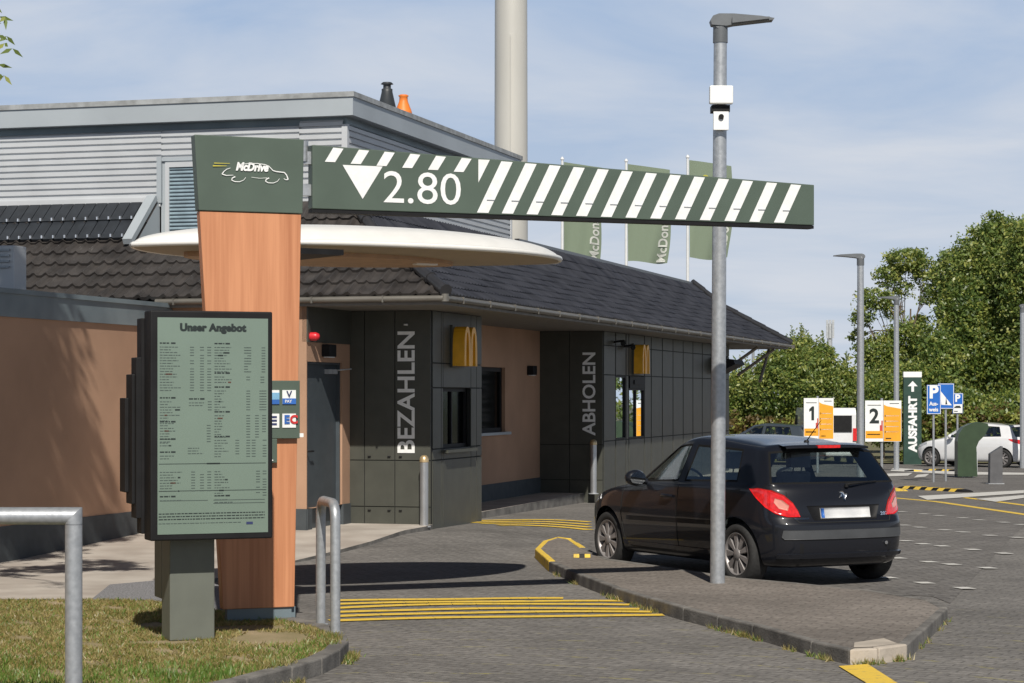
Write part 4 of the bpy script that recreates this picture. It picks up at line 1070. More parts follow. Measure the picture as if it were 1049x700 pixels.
    for x in (-WX, WX):
        mb = MB(); mb.lathe([(WR+.05,-1.2),(WR+.05,1.2)], (x,0,WR+.005), 48, fn=lambda p:(p[0],p[2],p[1]))
        # keep the middle of the floor: two short cylinders
        for s in (1,-1):
            mb = MB(); mb.lathe([(WR+.052,.50),(WR+.052,1.1)], (x,0,WR+.01), 48, fn=lambda p,s=s:(p[0],p[2]*s,p[1]))
            c = mb.build('cut', black); cutters.append(c)
            bmc = bmesh.new(); bmc.from_mesh(c.data); bmesh.ops.remove_doubles(bmc, verts=bmc.verts[:], dist=1e-4); bmesh.ops.recalc_face_normals(bmc, faces=bmc.faces[:]); bmc.to_mesh(c.data); bmc.free()
            b = ob.modifiers.new('b','BOOLEAN'); b.operation = 'DIFFERENCE'; b.solver = 'EXACT'; b.object = c
    for m_ in (paint, black, black, black, black): me.materials.append(m_)
    dg = bpy.context.evaluated_depsgraph_get(); ev = ob.evaluated_get(dg); full = bpy.data.meshes.new_from_object(ev)
    bpy.data.objects.remove(ob); 
    for c in cutters: bpy.data.objects.remove(c)
    bm = bmesh.new(); bm.from_mesh(full)
    bvh = BVHTree.FromBMesh(bm)
    # borders of the glass
    parts = {}
    for gi in (1,2,3,4):
        for s in ((0,) if gi in (1,4) else (1,-1)):
            fs = [f for f in bm.faces if f.material_index == gi and (s == 0 or f.calc_center_median().y*s > 0)]
            if not fs: continue
            r_ = bmesh.ops.inset_region(bm, faces=fs, thickness=.022, depth=-.004, use_even_offset=True, use_boundary=True)
            for f in r_['faces']: f.material_index = 5
            for f in fs: f.material_index = 10+gi
            parts[(gi,s)] = None
    bm.faces.ensure_lookup_table()
    def extract(cond, nm, mats, parent, smooth=True):
        fs = [f for f in bm.faces if cond(f)]
        vm = {}; vs = []; fl = []
        for f in fs:
            idx = []
            for v in f.verts:
                if v not in vm: vm[v] = len(vs); vs.append(v.co.copy())
                idx.append(vm[v])
            fl.append(idx)
        mb = MB(); mb.add(vs, fl, 0, smooth); o = mb.build(nm, mats, parent); return o
    # flag well faces (inside wheel arches) black
    def well(f):
        c = f.calc_center_median()
        return any((c.x-x)**2+(c.z-WR-.01)**2 < (WR+.054)**2 and abs(c.y) < .84 and f.material_index not in (11,12,13,14) and c.z < .7 for x in (-WX,WX)) and abs(f.normal.y) < .98 or (abs(abs(c.y)-.5) < .01 and c.z < .7)
    wells = {f.index for f in bm.faces if well(f)} 
    body = extract(lambda f: f.material_index < 5 and f.index not in wells, 'body', paint, t)
    body.data.polygons.foreach_set('use_smooth', [True]*len(body.data.polygons))
    try: body.data.set_sharp_from_angle(angle=R(42))
    except Exception: pass
    extract(lambda f: f.index in wells, 'wheel_arch', black, body)
    extract(lambda f: f.material_index == 5, 'window_seal', mat('rubber_seal',(.012,.012,.012),.9,spec=.1), body)
    nm = {1:'rear_window',2:'quarter_window',3:'door_window',4:'windscreen'}
    for (gi,s) in parts:
        extract(lambda f: f.material_index == 10+gi and (s == 0 or f.calc_center_median().y*s > 0), nm[gi], car_glass, t)
    bm.free()
    # projected patches
    def cast(o, d):
        h = bvh.ray_cast(Vector(o), Vector(d)); return h[0], h[1]
    def patch(nm_, poly, frame, mats, off=.006, parent=t, cuts=3, m=0):
        """poly in (a,z); frame(a,z)->(origin, dir)"""
        b2 = bmesh.new(); f = b2.faces.new([b2.verts.new((a,z,0)) for a,z in poly]); bmesh.ops.triangulate(b2, faces=[f])
        for _ in range(cuts):
            bmesh.ops.subdivide_edges(b2, edges=b2.edges[:], cuts=1, use_grid_fill=True); bmesh.ops.triangulate(b2, faces=b2.faces[:])
        bset = [v for v in b2.verts if v.is_boundary]
        top = {}; low = {}
        for v in b2.verts:
            o_, d_ = frame(v.co.x, v.co.y); h, n = cast(o_, d_)
            if h is None: h = Vector(o_)+Vector(d_)*3; n = -Vector(d_)
            top[v] = h+n*off; low[v] = h-n*.004
        vl = list(b2.verts); ix = {v:i for i,v in enumerate(vl)}
        mb = MB(); mb.add([top[v] for v in vl]+[low[v] for v in vl], [[ix[v] for v in f.verts] for f in b2.faces], m, True)
        mb.f += [[ix[e.verts[0]],ix[e.verts[1]],ix[e.verts[1]]+len(vl),ix[e.verts[0]]+len(vl)] for e in b2.edges if e.is_boundary]
        k = len(mb.f)-len(mb.mi); mb.mi += [m]*k; mb.sm += [False]*k
        b2.free(); return mb.build(nm_, mats, parent)
    side = lambda s: (lambda a,z: ((a,2*s,z),(0,-s,0)))
    rear = lambda a,z: ((-3,a,z),(1,0,0))
    frontf = lambda a,z: ((3,a,z),(-1,0,0))
    k7 = R(42)
    def corner(s): # a runs along the plan diagonal, 0 at the corner
        d = Vector((math.cos(k7), -s*math.sin(k7), 0)); p = Vector((math.sin(k7), s*math.cos(k7), 0)); c = Vector((-1.80,s*.72,0))
        return lambda a,z: (c + p*a - d*1.5 + Vector((0,0,z)), d)
    redl = mat('tail_light_red', (.62,.012,.012), .12, coat=1, var=.2, scale=30)
    pale = mat('lamp_clear', (.62,.25,.20), .15, coat=1)
    tails = []
    for s in (1,-1):
        poly = [(-.215,.69),(-.10,.69),(.01,.72),(.11,.78),(.21,.87),(.285,.955),(.18,.965),(.05,.945),(-.06,.90),(-.14,.83),(-.19,.75)]
        if light == 'i20': poly = [(-.30,.80),(-.05,.78),(.12,.82),(.25,.90),(.28,.94),(.1,.93),(-.15,.90),(-.28,.87)]
        tl = patch('tail_light', poly, corner(s), redl, .008); tails.append(tl)
        if light == 'peu': patch('lens', [(-.10,.75),(-.02,.77),(.03,.83),(.02,.87),(-.05,.85),(-.11,.80)], corner(s), pale, .0105, tl, 2)
        patch('headlight', [(-.30,.62),(-.05,.60),(.2,.66),(.42,.74),(.40,.79),(.1,.76),(-.2,.70)], (lambda s: (lambda a,z: (Vector((1.86,s*.68,z))+Vector((-math.sin(R(45)),s*math.cos(R(45)),0))*a+Vector((math.cos(R(45)),s*math.sin(R(45)),0))*1.2, Vector((-math.cos(R(45)),-s*math.sin(R(45)),0)))))(s), mat('headlamp_clear',(.6,.62,.65),.1,.3,coat=1), .006, t, 2)
    bump_m = mat('bumper_strip_grey', (.055,.058,.062), .45)
    if detail:
        patch('bumper_strip', [(-.66,.475),(.66,.475),(.68,.50),(.67,.565),(-.67,.565),(-.68,.50)], rear, bump_m, .014, body, 4)
        patch('lower_lip', [(-.70,.30),(.70,.30),(.70,.335),(-.70,.335)], rear, paint, .03, body, 4)
        for s in (1,-1):
            patch('side_moulding', [(-.86,.575),(.80,.545),(.80,.59),(-.86,.62)], side(s), black, .012, body, 4)
            patch('sill_strip', [(-.9,.285),(.88,.285),(.88,.325),(-.9,.325)], side(s), paint, .015, body, 4)
        patch('plate_recess', [(-.36,.655),(.36,.655),(.42,.795),(-.42,.795)], rear, black, .002, body, 3)
        pl = patch('number_plate', [(-.285,.668),(.285,.668),(.285,.772),(-.285,.772)], rear, mat('plate_white',(.55,.56,.57),.5,scale=7,c2=(.68,.68,.68)), .012, t, 2)
        patch('country_band', [(.245,.673),(.28,.673),(.28,.767),(.245,.767)], rear, _M['card_blue'], .015, pl, 1)
        # emblem: small rearing lion shape
        lion = [(0,0),(.02,.005),(.012,.03),(.03,.035),(.028,.05),(.045,.06),(.04,.075),(.015,.07),(.01,.085),(-.005,.10),(-.03,.098),(-.038,.08),(-.02,.075),(-.035,.055),(-.045,.035),(-.03,.035),(-.015,.045),(-.012,.02)]
        patch('emblem', [(-a,.835+b*.95) for a,b in lion], rear, mat('chrome',(.75,.76,.78),.15,1), .008, t, 0)
        def rtext(body_, size, a, z, w):
            mb = MB(); mb.text(body_, size, (0,0,0), (1,0,0), (0,1,0), bold=.02, width=w, depth=0)
            q = []
            for x,y_,_ in mb.v:
                h,n = cast((-3,a-x,z+y_),(1,0,0)); q.append(h+Vector((-.008,0,0)) if h else Vector((-1.9,a-x,z+y_)))
            mb.v = [tuple(p) for p in q]; mb.build('lettering', _M['chrome'], t)
        rtext('207', .032, -.42, .69, .10); rtext('PEUGEOT', .016, .56, .665, .15)
        # wiper
        h0,_ = cast((-3,-.05,.99),(1,0,0)); h1,_ = cast((-3,-.45,1.02),(1,0,0))
        mb = MB(); mb.tube([h0+Vector((-.03,0,0)), h0+Vector((-.05,-.05,.012)), h1+Vector((-.03,0,.0))],[.016,.012,.007],6); mb.lathe([(.02,0),(.02,.03)],h0+Vector((-.04,0,-.02)),8); mb.build('wiper', black, t)
        # spoiler lip and high brake light
        mb = MB(); n=14; vs=[]
        for k in range(n+1):
            yy = -.47+.94*k/n; b_ = 1-(yy/.52)**4
            vs += [(-1.46,yy,1.378+.02*b_),(-1.60-.03*b_,yy*1.02,1.355+.012*b_),(-1.60-.03*b_,yy*1.02,1.335+.012*b_),(-1.50,yy,1.34)]
        mb.add(vs, [(4*k+j,4*k+(j+1)%4,4*(k+1)+(j+1)%4,4*(k+1)+j) for k in range(n) for j in range(4)], 0, True); mb.build('spoiler', paint, body)
        mb = MB(); mb.box(-1.637,-1.60,-.13,.13,1.349,1.378); mb.build('brake_light', redl, t)
        # antenna
        mb = MB(); mb.lathe([(.03,0),(.02,.02)],(-1.25,0,1.40),10); mb.tube([(-1.25,0,1.41),(-1.50,0,1.62)],[.006,.003],6); mb.build('antenna', black, t)
        # door seams
        def seam(pts, s):
            P_ = []
            for i in range(len(pts)-1):
                for k in range(8):
                    u = k/8; P_.append((lerp(pts[i][0],pts[i+1][0],u), lerp(pts[i][1],pts[i+1][1],u)))
            P_.append(pts[-1]); out = []
            for x,z in P_:
                h,n = cast((x,2*s,z),(0,-s,0))
                if h: out.append(h+n*.0005)
            mb = MB(); mb.tube(out, .0045, 6); mb.build('seam', groove, body)
        for s in (1,-1):
            seam([(-.20,.96),(-.20,.6),(-.22,.33),(-.12,.27),(.75,.27),(.86,.34),(.93,.6),(.90,.90)], s)
            # handle
            h,n = cast((-.02,2*s,.83),(0,-s,0)); mb = MB(); mb.tube([h+Vector((-.11,s*.01,0)),h+Vector((-.06,s*.035,.005)),h+Vector((.06,s*.035,.005)),h+Vector((.11,s*.01,0))],.016,8); mb.build('door_handle', paint, t)
            # fuel flap only on the right
        def rseam(pts):
            P_ = []
            for i in range(len(pts)-1):
                for k in range(10): u = k/10; P_.append((lerp(pts[i][0],pts[i+1][0],u), lerp(pts[i][1],pts[i+1][1],u)))
            P_.append(pts[-1]); out = []
            for yy,z in P_:
                h,n = cast((-3,yy,z),(1,0,0))
                if h: out.append(h+n*.0005)
            mb = MB(); mb.tube(out, .005, 6); mb.build('seam', groove, body)
        rseam([(.60,.93),(.57,.70),(.52,.635),(-.52,.635),(-.57,.70),(-.60,.93)])
        mb = MB(); mb.lathe([(.018,0),(.018,.008)], (0,0,0), 10, fn=lambda p:(-p[2],p[0],p[1])); h,_=cast((-3,-.45,.42),(1,0,0)); 
        mb.v = [(v[0]+h.x-.012,v[1]+h.y,v[2]+h.z) for v in mb.v]; mb.build('reflector', mat('chrome',(.7,.7,.7)), body)
    # mirrors
    for s in (1,-1):
        mb = MB(); prof_ = [(.0,-.02),(.05,-.02),(.085,0),(.10,.03),(.095,.07),(.06,.11),(0,.125)]
        mb.lathe(prof_, (.46,s*.93,1.00), 18, fn=lambda p:(p[2], p[0]*1.15, p[1]*.85)); mb.tube([(.48,s*.80,.955),(.50,s*.88,.975)], .03, 8)
        mi = mb.build('mirror', paint, t)
        mb = MB(); mb.lathe([(0,-.023),(.083,-.023)], (.46,s*.93,1.00), 18, fn=lambda p:(p[2], p[0]*1.12, p[1]*.83)); mb.build('mirror_glass', mirror_glass, mi)
    # wheels
    proto_w = None
    def wheel(x, y, s):
        w_ = bpy.data.objects.new('wheel', None); col.objects.link(w_); w_.parent = t; w_.location = (x,y,WR); w_.empty_display_size=.1
        if s < 0: w_.rotation_euler.z = math.pi
        return w_
    ax = lambda p: (p[0], p[2], p[1])
    def wheel_meshes(w_):
        mb = MB(); mb.lathe([(.205,-.095),(.27,-.10),(.296,-.085),(.305,-.05),(.305,.05),(.296,.085),(.27,.10),(.215,.095),(.205,.07)], seg=48, fn=ax, cap=False)
        ty_ = mb.build('tyre', rubber, w_)
        mb = MB()
        mb.lathe([(.215,.09),(.208,.097),(.195,.085),(.19,.03)], seg=48, fn=ax, m=0, cap=False)
        mb.lathe([(.20,.035),(0,.03)], seg=32, fn=ax, m=1, cap=False)
        mb.lathe([(.058,.06),(.055,.092),(.035,.10),(0,.102)], seg=24, fn=ax, m=0)
        ns = 9
        for k in range(ns):
            a = 2*math.pi*k/ns
            ca, sa = math.cos(a), math.sin(a)
            def P_(r, w, y): return (r*ca-w*sa, y, r*sa+w*ca)
            wi, wo = .016, .040
            mb.hexa([P_(.045,-wi,.04),P_(.197,-wo,.04),P_(.197,wo,.04),P_(.045,wi,.04),P_(.045,-wi*.8,.088),P_(.200,-wo*.9,.082),P_(.200,wo*.9,.082),P_(.045,wi*.8,.088)],0)
        mb.build('rim', [rim_m, black], w_, bevel=.004 if detail else 0)
    w0 = wheel(WX,WY,1); wheel_meshes(w0); ch = list(w0.children)
    for x,y,s in ((-WX,WY,1),(WX,-WY,-1),(-WX,-WY,-1)):
        w_ = wheel(x,y,s)
        for c in ch: d = c.copy(); col.objects.link(d); d.parent = w_
    # interior
    seatm = mat('seat_fabric', (.13,.13,.14), .9)
    mb = MB(); mb.box(-1.5,.95,-.66,.66,.21,.30); mb.box(.55,.92,-.66,.66,.30,.86); mb.build('cabin_floor', black, t)
    for s in (1,-1):
        mb = MB(); mb.box(-.35,.18,s*.36-.24,s*.36+.24,.30,.52)
        mb.hexa([(-.36,s*.36-.24,.5),(-.24,s*.36-.24,.5),(-.24,s*.36+.24,.5),(-.36,s*.36+.24,.5),(-.56,s*.36-.19,1.08),(-.47,s*.36-.19,1.08),(-.47,s*.36+.19,1.08),(-.56,s*.36+.19,1.08)])
        st = mb.build('seat', seatm, t, bevel=.05)
        mb = MB(); mb.box(-.62,-.53,s*.36-.12,s*.36+.12,1.12,1.29); mb.tube([(-.55,s*.36-.05,1.05),(-.57,s*.36-.05,1.15)],.008,6); mb.tube([(-.55,s*.36+.05,1.05),(-.57,s*.36+.05,1.15)],.008,6); mb.build('headrest', seatm, st, bevel=.03)
    mb = MB(); mb.hexa([(-1.12,-.6,.3),(-.98,-.6,.3),(-.98,.6,.3),(-1.12,.6,.3),(-1.30,-.56,.97),(-1.20,-.56,.97),(-1.20,.56,.97),(-1.30,.56,.97)]); mb.box(-1.05,-.6,-.6,.6,.3,.48); mb.build('rear_bench', seatm, t, bevel=.04)
    mb = MB(); pts = [Vector((.34,.36,.92))+Vector((math.sin(a)*.06,math.cos(a)*.18,math.sin(a)*.17)) for a in [2*math.pi*k/20 for k in range(21)]]
    mb.tube(pts,.014,8); mb.tube([(.34,.36,.92),(.60,.36,.80)],.03,8); mb.build('steering_wheel', black, t)
    mb = MB()
    for k in range(8):
        x0, x1 = -1.45+k*.2, -1.25+k*.2
        mb.quad((x0,-.50,1.33-.006*abs(k-5)),(x1,-.50,1.33-.006*abs(k-4)),(x1,.50,1.33-.006*abs(k-4)),(x0,.50,1.33-.006*abs(k-5)))
    mb.build('headliner', mat('headliner_fabric',(.35,.35,.34),.9), t)
    t.scale = scale
    return t

carb = bpy.data.materials.new('black_car_paint'); carb.use_nodes = True
b = carb.node_tree.nodes['Principled BSDF']; b.inputs['Base Color'].default_value = (.009,.010,.014,1); b.inputs['Metallic'].default_value = 0; b.inputs['Roughness'].default_value = .4; b.inputs['Specular IOR Level'].default_value = .15
b.inputs['Coat Weight'].default_value = .65; b.inputs['Coat Roughness'].default_value = .05
rimm = mat('wheel_cover_silver', (.27,.255,.25), .45, .4, var=.08)
hdg = R(90+27.5)
RL = Vector((2.30,21.68,0)); h_ = Vector((math.cos(hdg), math.sin(hdg), 0)); r_ = Vector((h_.y,-h_.x,0))
org = RL + h_*1.27 + r_*.75
make_car('parked_car', 'black three-door hatchback parked behind the traffic island, seen from its rear left', 'car', (org.x,org.y,.0), hdg, carb, rimm, (1,1.03,1))
carw = mat('white_car_paint', (.72,.73,.74), .3, coat=1, var=.02)
make_car('parked_car', 'white hatchback parked at the right edge before the trees, partly behind the litter chute', 'car', at(1004,478.5)+Vector((0,.3,0)), R(90+50), carw, rimm, (1.02,1.0,1.0), False, light='i20')
card = mat('grey_car_paint', (.06,.075,.09), .3, .3, coat=1, var=.05)
make_car('parked_car', 'dark grey car far off, only its roof showing above the black car', 'car', Vector(((785-CX)*76/F, 76, gz(76)+.02)), R(150), card, rimm, (1.05,1.0,.97), False, light='i20')

# white van far off
p = Vector(((843-CX)*78/F, 78, gz(78)))
van = thing('parked_van', 'white van far off between the signs marked 1 and 2', 'van', p, R(92)); van.scale = (.8,.88,.88)
mb = MB(); mb.prism([(-2.4,.35),(2.3,.35),(2.45,.9),(1.75,1.15),(1.2,2.1),(.9,2.25),(-2.3,2.25),(-2.45,2.0)], lambda a,b,d:(a,d,b), -.92, .92); mb.build('body', carw, van, bevel=.08)
mb = MB(); mb.prism([(1.15,1.2),(1.68,1.17),(1.2,1.95),(.75,1.95),(.7,1.2)], lambda a,b,d:(a,d,b), -.935, .935); mb.build('side_window', black, van)
mb = MB(); mb.box(-2.47,-2.44,-.75,.75,1.3,1.95); mb.build('rear_window', black, van)
for s in (1,-1):
    mb = MB(); mb.box(-2.48,-2.40,s*.86-.08,s*.86+.07,.95,1.45); mb.build('tail_light', _M['tail_light_red'], van)
for x in (-1.5,1.5):
    for s in (1,-1):
        mb = MB(); mb.lathe([(.2,-.1),(.33,-.1),(.34,0),(.33,.1),(0,.1)], (x,s*.84,.34), 24, fn=lambda p:(p[0],p[2],p[1])); mb.build('wheel', rubber, van)

# ------------------------------------------------------------------ signs in the car park
blue = mat('traffic_blue', (.015,.13,.50), .4, var=.05)
orange = mat('poster_orange', (.80,.36,.02), .5, var=.06)
def bay_sign(num, px, py, wpx, hpx, D, label):
    k = D/F; p = Vector(((px-CX)*k, D, gz(D))); t = thing('bay_sign', label, 'sign', p, R(6), 'numbered waiting bay signs')
    zc = EYE+(HZ-py)*k-p.z; w = wpx*k; h = hpx*k
    mb = MB(); mb.tube([(-.02,.04,-.2),(-.02,.04,zc+h/2+.06)], .035, 10); mb.build('post', galv, t)
    mb = MB(); mb.box(-w/2,-.005,-.03,.0,zc-h/2,zc+h/2,0); mb.box(.005,w/2,-.03,0,zc-h/2,zc+h/2,0)
    pn = mb.build('panel', wht, t)
    mb = MB(); y = -.034
    def q(x0,x1,z0,z1,m=0): mb.box(x0,x1,y,-.031,z0,z1,m)
    q(-w/2+.01,-.01,zc-h*.42,zc-h*.24); q(.012,w/2-.01,zc-h*.49,zc+h*.22)
    mb.add([(.012,y,zc+h*.22),(w/2-.01,y,zc+h*.22),(w/2-.01,y,zc+h*.30),(.1,y,zc+h*.36),(.012,y,zc+h*.40)],[(0,1,2,3,4)],0)
    for i in range(4): q(.06,w/2-.06,zc+h*(.12-.13*i),zc+h*(.135-.13*i),1)
    for i in range(4): q(.035,.06,zc+h*(.10-.13*i),zc+h*(.15-.13*i),2)
    q(-w/2+.05,-.08,zc-h*.34,zc-h*.31,2); q(-w/2+.06,-.06,zc+h*.38,zc+h*.395,2); q(.06,.2,zc-h*.44,zc-h*.41,2); q(.16,w/2-.06,zc+h*.42,zc+h*.435,2)
    q(-.09,-.015,zc-h*.24,zc-h*.10,3); q(-.05,-.015,zc-h*.1,zc+.01,3)
    if num == '1':
        q1 = [(.0,0),(.075,0),(.075,.34),(.02,.34),(-.06,.27),(-.06,.205),(0,.235)]
        mb.add([(-w/4+a*h*.9, y, zc-h*.04+b*h) for a,b in q1], [tuple(range(7))], 2)
    else: mb.text(num, h*.34, (-w/4,y,zc-h*.04), (1,0,0),(0,0,1), 2, bold=.03, align='CENTER')
    mb.build('print', [orange, wht, ink, mat('print_red',(.5,.06,.04),.5)], pn)
bay_sign('1', 838.5, 429, 31, 42, 64, 'orange and white bay sign marked 1 in front of the bushes')
bay_sign('2', 904.5, 431.5, 38, 42, 54.5, 'orange and white bay sign marked 2 between two street lamps')

# exit pylon
D = 76; k = D/F; p = Vector(((934.5-CX)*k, D, gz(D)))
t = thing('exit_pylon', 'slim dark green pylon reading AUSFAHRT with a white arrow and white top', 'sign', p, R(0))
H = EYE+(HZ-381)*k-p.z
mb = MB(); mb.box(-.31,.31,-.08,.08,-.2,H-.19); pb = mb.build('panel', mat('exit_green',(.022,.055,.042),.45), t, bevel=.01)
mb = MB(); mb.box(-.315,.315,-.085,.085,H-.187,H); mb.build('top_cap', wht, t)
mb = MB(); mb.text('AUSFAHRT', .27, (.13,-.083,.42), (0,0,1),(-1,0,0), bold=.05, width=1.95); zc = H-.52
mb.box(-.2+.03,.2,-.088,-.083,zc-.025,zc+.025) if False else None
mb.add([(-.17,-.086,zc+0),(0-.03,-.086,zc+.17),(0-.03,-.086,zc+.04),(.18,-.086,zc+.04),(.18,-.086,zc-.04),(-.03,-.086,zc-.04),(-.03,-.086,zc-.17)],[(0,1,2,6),(2,3,4,5)][:0]) 
mb.add([(0,-.086,zc+.2),(-.17,-.086,zc+.02),(.17,-.086,zc+.02),(-.045,-.086,zc+.02),(.045,-.086,zc+.02),(.045,-.086,zc-.17),(-.045,-.086,zc-.17)],[(0,1,2),(3,6,5,4)])
mb.build('lettering', wht, pb)

# parking signs
def psign(px, py, wpx, hpx, D, label, tri=False, second=None, rz=0, post=True, text2=None, psize=.42, white_low=False):
    k = D/F; p = Vector(((px-CX)*k, D, gz(D))); t = thing('parking_sign', label, 'traffic sign', p, rz, 'blue parking signs')
    zc = EYE+(HZ-py)*k-p.z; w = wpx*k; h = hpx*k
    mb = MB(); mb.tube([(0,.03,-.2),(0,.03,zc+h/2)], .028, 10); mb.build('post', galv, t)
    mb = MB(); mb.box(-w/2,w/2,-.02,0,zc-h/2,zc+h/2,0); pn = mb.build('panel', blue, t, bevel=.006)
    mb = MB(); y = -.023
    for a,b,c,d in ((-w/2+.01,w/2-.01,zc+h/2-.02,zc+h/2-.008),(-w/2+.01,w/2-.01,zc-h/2+.008,zc-h/2+.02),(-w/2+.008,-w/2+.02,zc-h/2+.02,zc+h/2-.02),(w/2-.02,w/2-.008,zc-h/2+.02,zc+h/2-.02)): mb.box(a,b,y,-.0205,c,d)
    if tri:
        mb.add([(-w*.36,y,zc+h*.22),(w*.36,y,zc-h*.36),(-w*.30,y,zc-h*.34)],[(0,2,1)])
        mb.add([(-.02,y-.003,zc-h*.32),(.0,y-.003,zc-h*.05),(.03,y-.003,zc-h*.32)],[(0,1,2)],1)
    elif white_low:
        mb.text('P', h*.34, (0,y,zc+h*.10), (1,0,0),(0,0,1), 0, bold=.04, align='CENTER'); mb.box(-w/2+.008,w/2-.008,y,-.0205,zc-h/2+.008,zc-.02)
        mb.box(-w*.22,w*.22,y-.003,y,zc-h*.16,zc-h*.11,1); mb.box(-w*.32,w*.3,y-.003,y,zc-h*.22,zc-h*.16,1); mb.box(-w*.35,0,y-.003,y,zc-h*.40,zc-h*.36,1)
    else:
        mb.text('P', h*psize, (-w*.30,y,zc+h*.06), (1,0,0),(0,0,1), 0, bold=.04); mb.text('Aus-', h*.13, (-w*.33,y,zc-h*.20), (1,0,0),(0,0,1), 0, bold=.03, width=w*.62); mb.text('weis', h*.13, (-w*.36,y,zc-h*.40), (1,0,0),(0,0,1), 0, bold=.03, width=w*.66)
    mb.build('symbol', [wht, ink], pn)
psign(956.5, 409.5, 14.5, 30, 54.5, 'blue P parking sign with two small lines of writing on a thin post')
psign(964.5+4.5, 406, 16.5, 26, 55.2, 'blue sign with a white slanting triangle just right of the large P sign', tri=True)
psign(981, 413.5, 11, 21, 60, 'smaller P sign with white lower half behind the other blue signs', white_low=True)

# litter chute
p = at(991,489.5); t = thing('litter_chute', 'dark green drive-up litter chute with a bent hood in front of the white car', 'litter bin', p, R(-2))
gm = mat('chute_green',(.035,.06,.03),.4,var=.1)
k = p.y/F
def cp(px,py): return ((px-991)*k, (489.5-py)*k)
ol = [(979.5,489),(979.5,452),(981,444),(985.5,437.5),(993,434),(1002,432.5),(1010,434),(1011,438),(1007,446),(1001,452),(998.5,458),(999.5,489)]
mb = MB(); P = [cp(*q) for q in ol]; mb.prism([(a,max(b,.04)) for a,b in P], lambda a,b,d:(a,d,b), -.26, .26); mb.build('hood', gm, t, bevel=.05)
mb = MB(); mb.tube([(-.1,0,-.1),(-.1,0,.06)],.04,8); mb.build('foot', galv, t); mb = MB(); mb.tube([(.12,0,-.1),(.12,0,.06)],.04,8); mb.build('foot', galv, t)
mb = MB(); mb.box(.215,.235,-.2,.2,.1,.7); mb.build('door', alu, t)
p = at(1019.5,496); t = thing('steel_post', 'dark grey post with slanted top between the litter chute and the right edge', 'post', p, 0)
k = p.y/F; mb = MB(); mb.prism([(-6.5*k,-.1),(6.5*k,-.1),(6.5*k,39*k),(-6*k,31*k)], lambda a,b,d:(a,d,b), -.12,.12); mb.build('shell', mat('post_dark',(.10,.10,.105),.5), t, bevel=.01)
mb = MB(); mb.box(-.19,.19,-.15,.15,-.1,.02); mb.build('base_plate', galv2, t)
# speed humps
def hump(pa, pb, label):
    a, b = at(*pa), at(*pb); d = b-a; L_ = d.length; ang = math.atan2(d.y,d.x)
    t = thing('speed_hump', label, 'speed hump', a, ang, 'black and yellow speed humps')
    n = max(2, int(L_/.25)); mb = MB()
    dz = (gz(b.y)-gz(a.y))
    for i in range(n):
        x0, x1 = L_*i/n, L_*(i+1)/n; z0 = dz*i/n; z1 = dz*(i+1)/n
        e0 = .6 if i == 0 else 1; e1 = .6 if i == n-1 else 1
        mm = 1 if i%2 else 0
        mb.add([(x0,-.2,z0-.02),(x1,-.2,z1-.02),(x0,-.1,z0+.065*e0),(x1,-.1,z1+.065*e1),(x0,.1,z0+.065*e0),(x1,.1,z1+.065*e1),(x0,.2,z0-.02),(x1,.2,z1-.02)],[(0,1,3,2),(2,3,5,4),(4,5,7,6),(0,2,4,6),(1,7,5,3)],mm)
    mb.build('rubber_body', [black, yel_paint], t)
hump((925,500.5),(991,504.5),'long black and yellow speed hump nearest the litter chute')
hump((905,502.5),(924,503.5),'short black and yellow speed hump directly behind the black car')
hump((927,483.5),(944,483.5),'small striped speed hump below the exit pylon')
hump((948,482.5),(982,483.5),'farther striped speed hump in front of the white car')
t = thing('kerb_marker', 'small black and yellow striped rubber marker by the front wheel of the black car', 'kerb marker', at(597,571,.108))
mb = MB()
for i in range(3): mb.hexa([(-.1+.06*i,-.05,0),(-.04+.06*i,-.05,0),(-.04+.06*i,.05,0),(-.1+.06*i,.05,0),(-.1+.06*i,-.03,.035),(-.04+.06*i,-.03,.035),(-.04+.06*i,.03,.035),(-.1+.06*i,.03,.035)], i%2)
mb.build('rubber_body', [yel_paint, black], t)
# telecom antenna
D = 180; k = D/F; t = thing('radio_mast', 'thin radio mast with white antenna panels above the bushes', 'radio mast', Vector(((850-CX)*k,D,-1)))
zt2 = EYE+(HZ-328)*k+1
mb = MB(); mb.tube([(0,0,0),(0,0,zt2-.3)],[.25,.2],10); mb.build('pole', galv2, t)
mb = MB()
for a in (-.24,.0,.24): mb = MB(); mb.box(a-.09,a+.09,-.3,-.24,zt2-1.5,zt2); mb.build('antenna_panel', galv2, t)

# ------------------------------------------------------------------ trees
SHOOT = None
def shoots(mb, px, D, z0, rng, size):
    k = D/F
    for x, y in SHOOT:
        p = Vector(((x-px)*k, rng.uniform(-.6,.4), EYE+(HZ-y)*k-z0)); L_ = rng.uniform(12,30)*k; d = Vector((rng.gauss(0,.22),rng.gauss(0,.15),1)).normalized()
        n = int(L_/.05)
        for i in range(n):
            q = p+d*(L_*i/n-.35)
            for _ in range(2):
                a = rng.uniform(0,6.28); v = Vector((math.cos(a),math.sin(a)*.8,rng.uniform(.1,.9))).normalized(); w = v.cross(Vector((rng.gauss(0,.5),1,.3))).normalized(); s_ = size*rng.uniform(.8,1.3)*(1.15-.5*i/n)
                mb.add([q, q+v*s_*.5+w*s_*.25, q+v*s_*1.1, q+v*s_*.5-w*s_*.25],[(0,1,2,3)],rng.choice([0,0,1,2,2]))
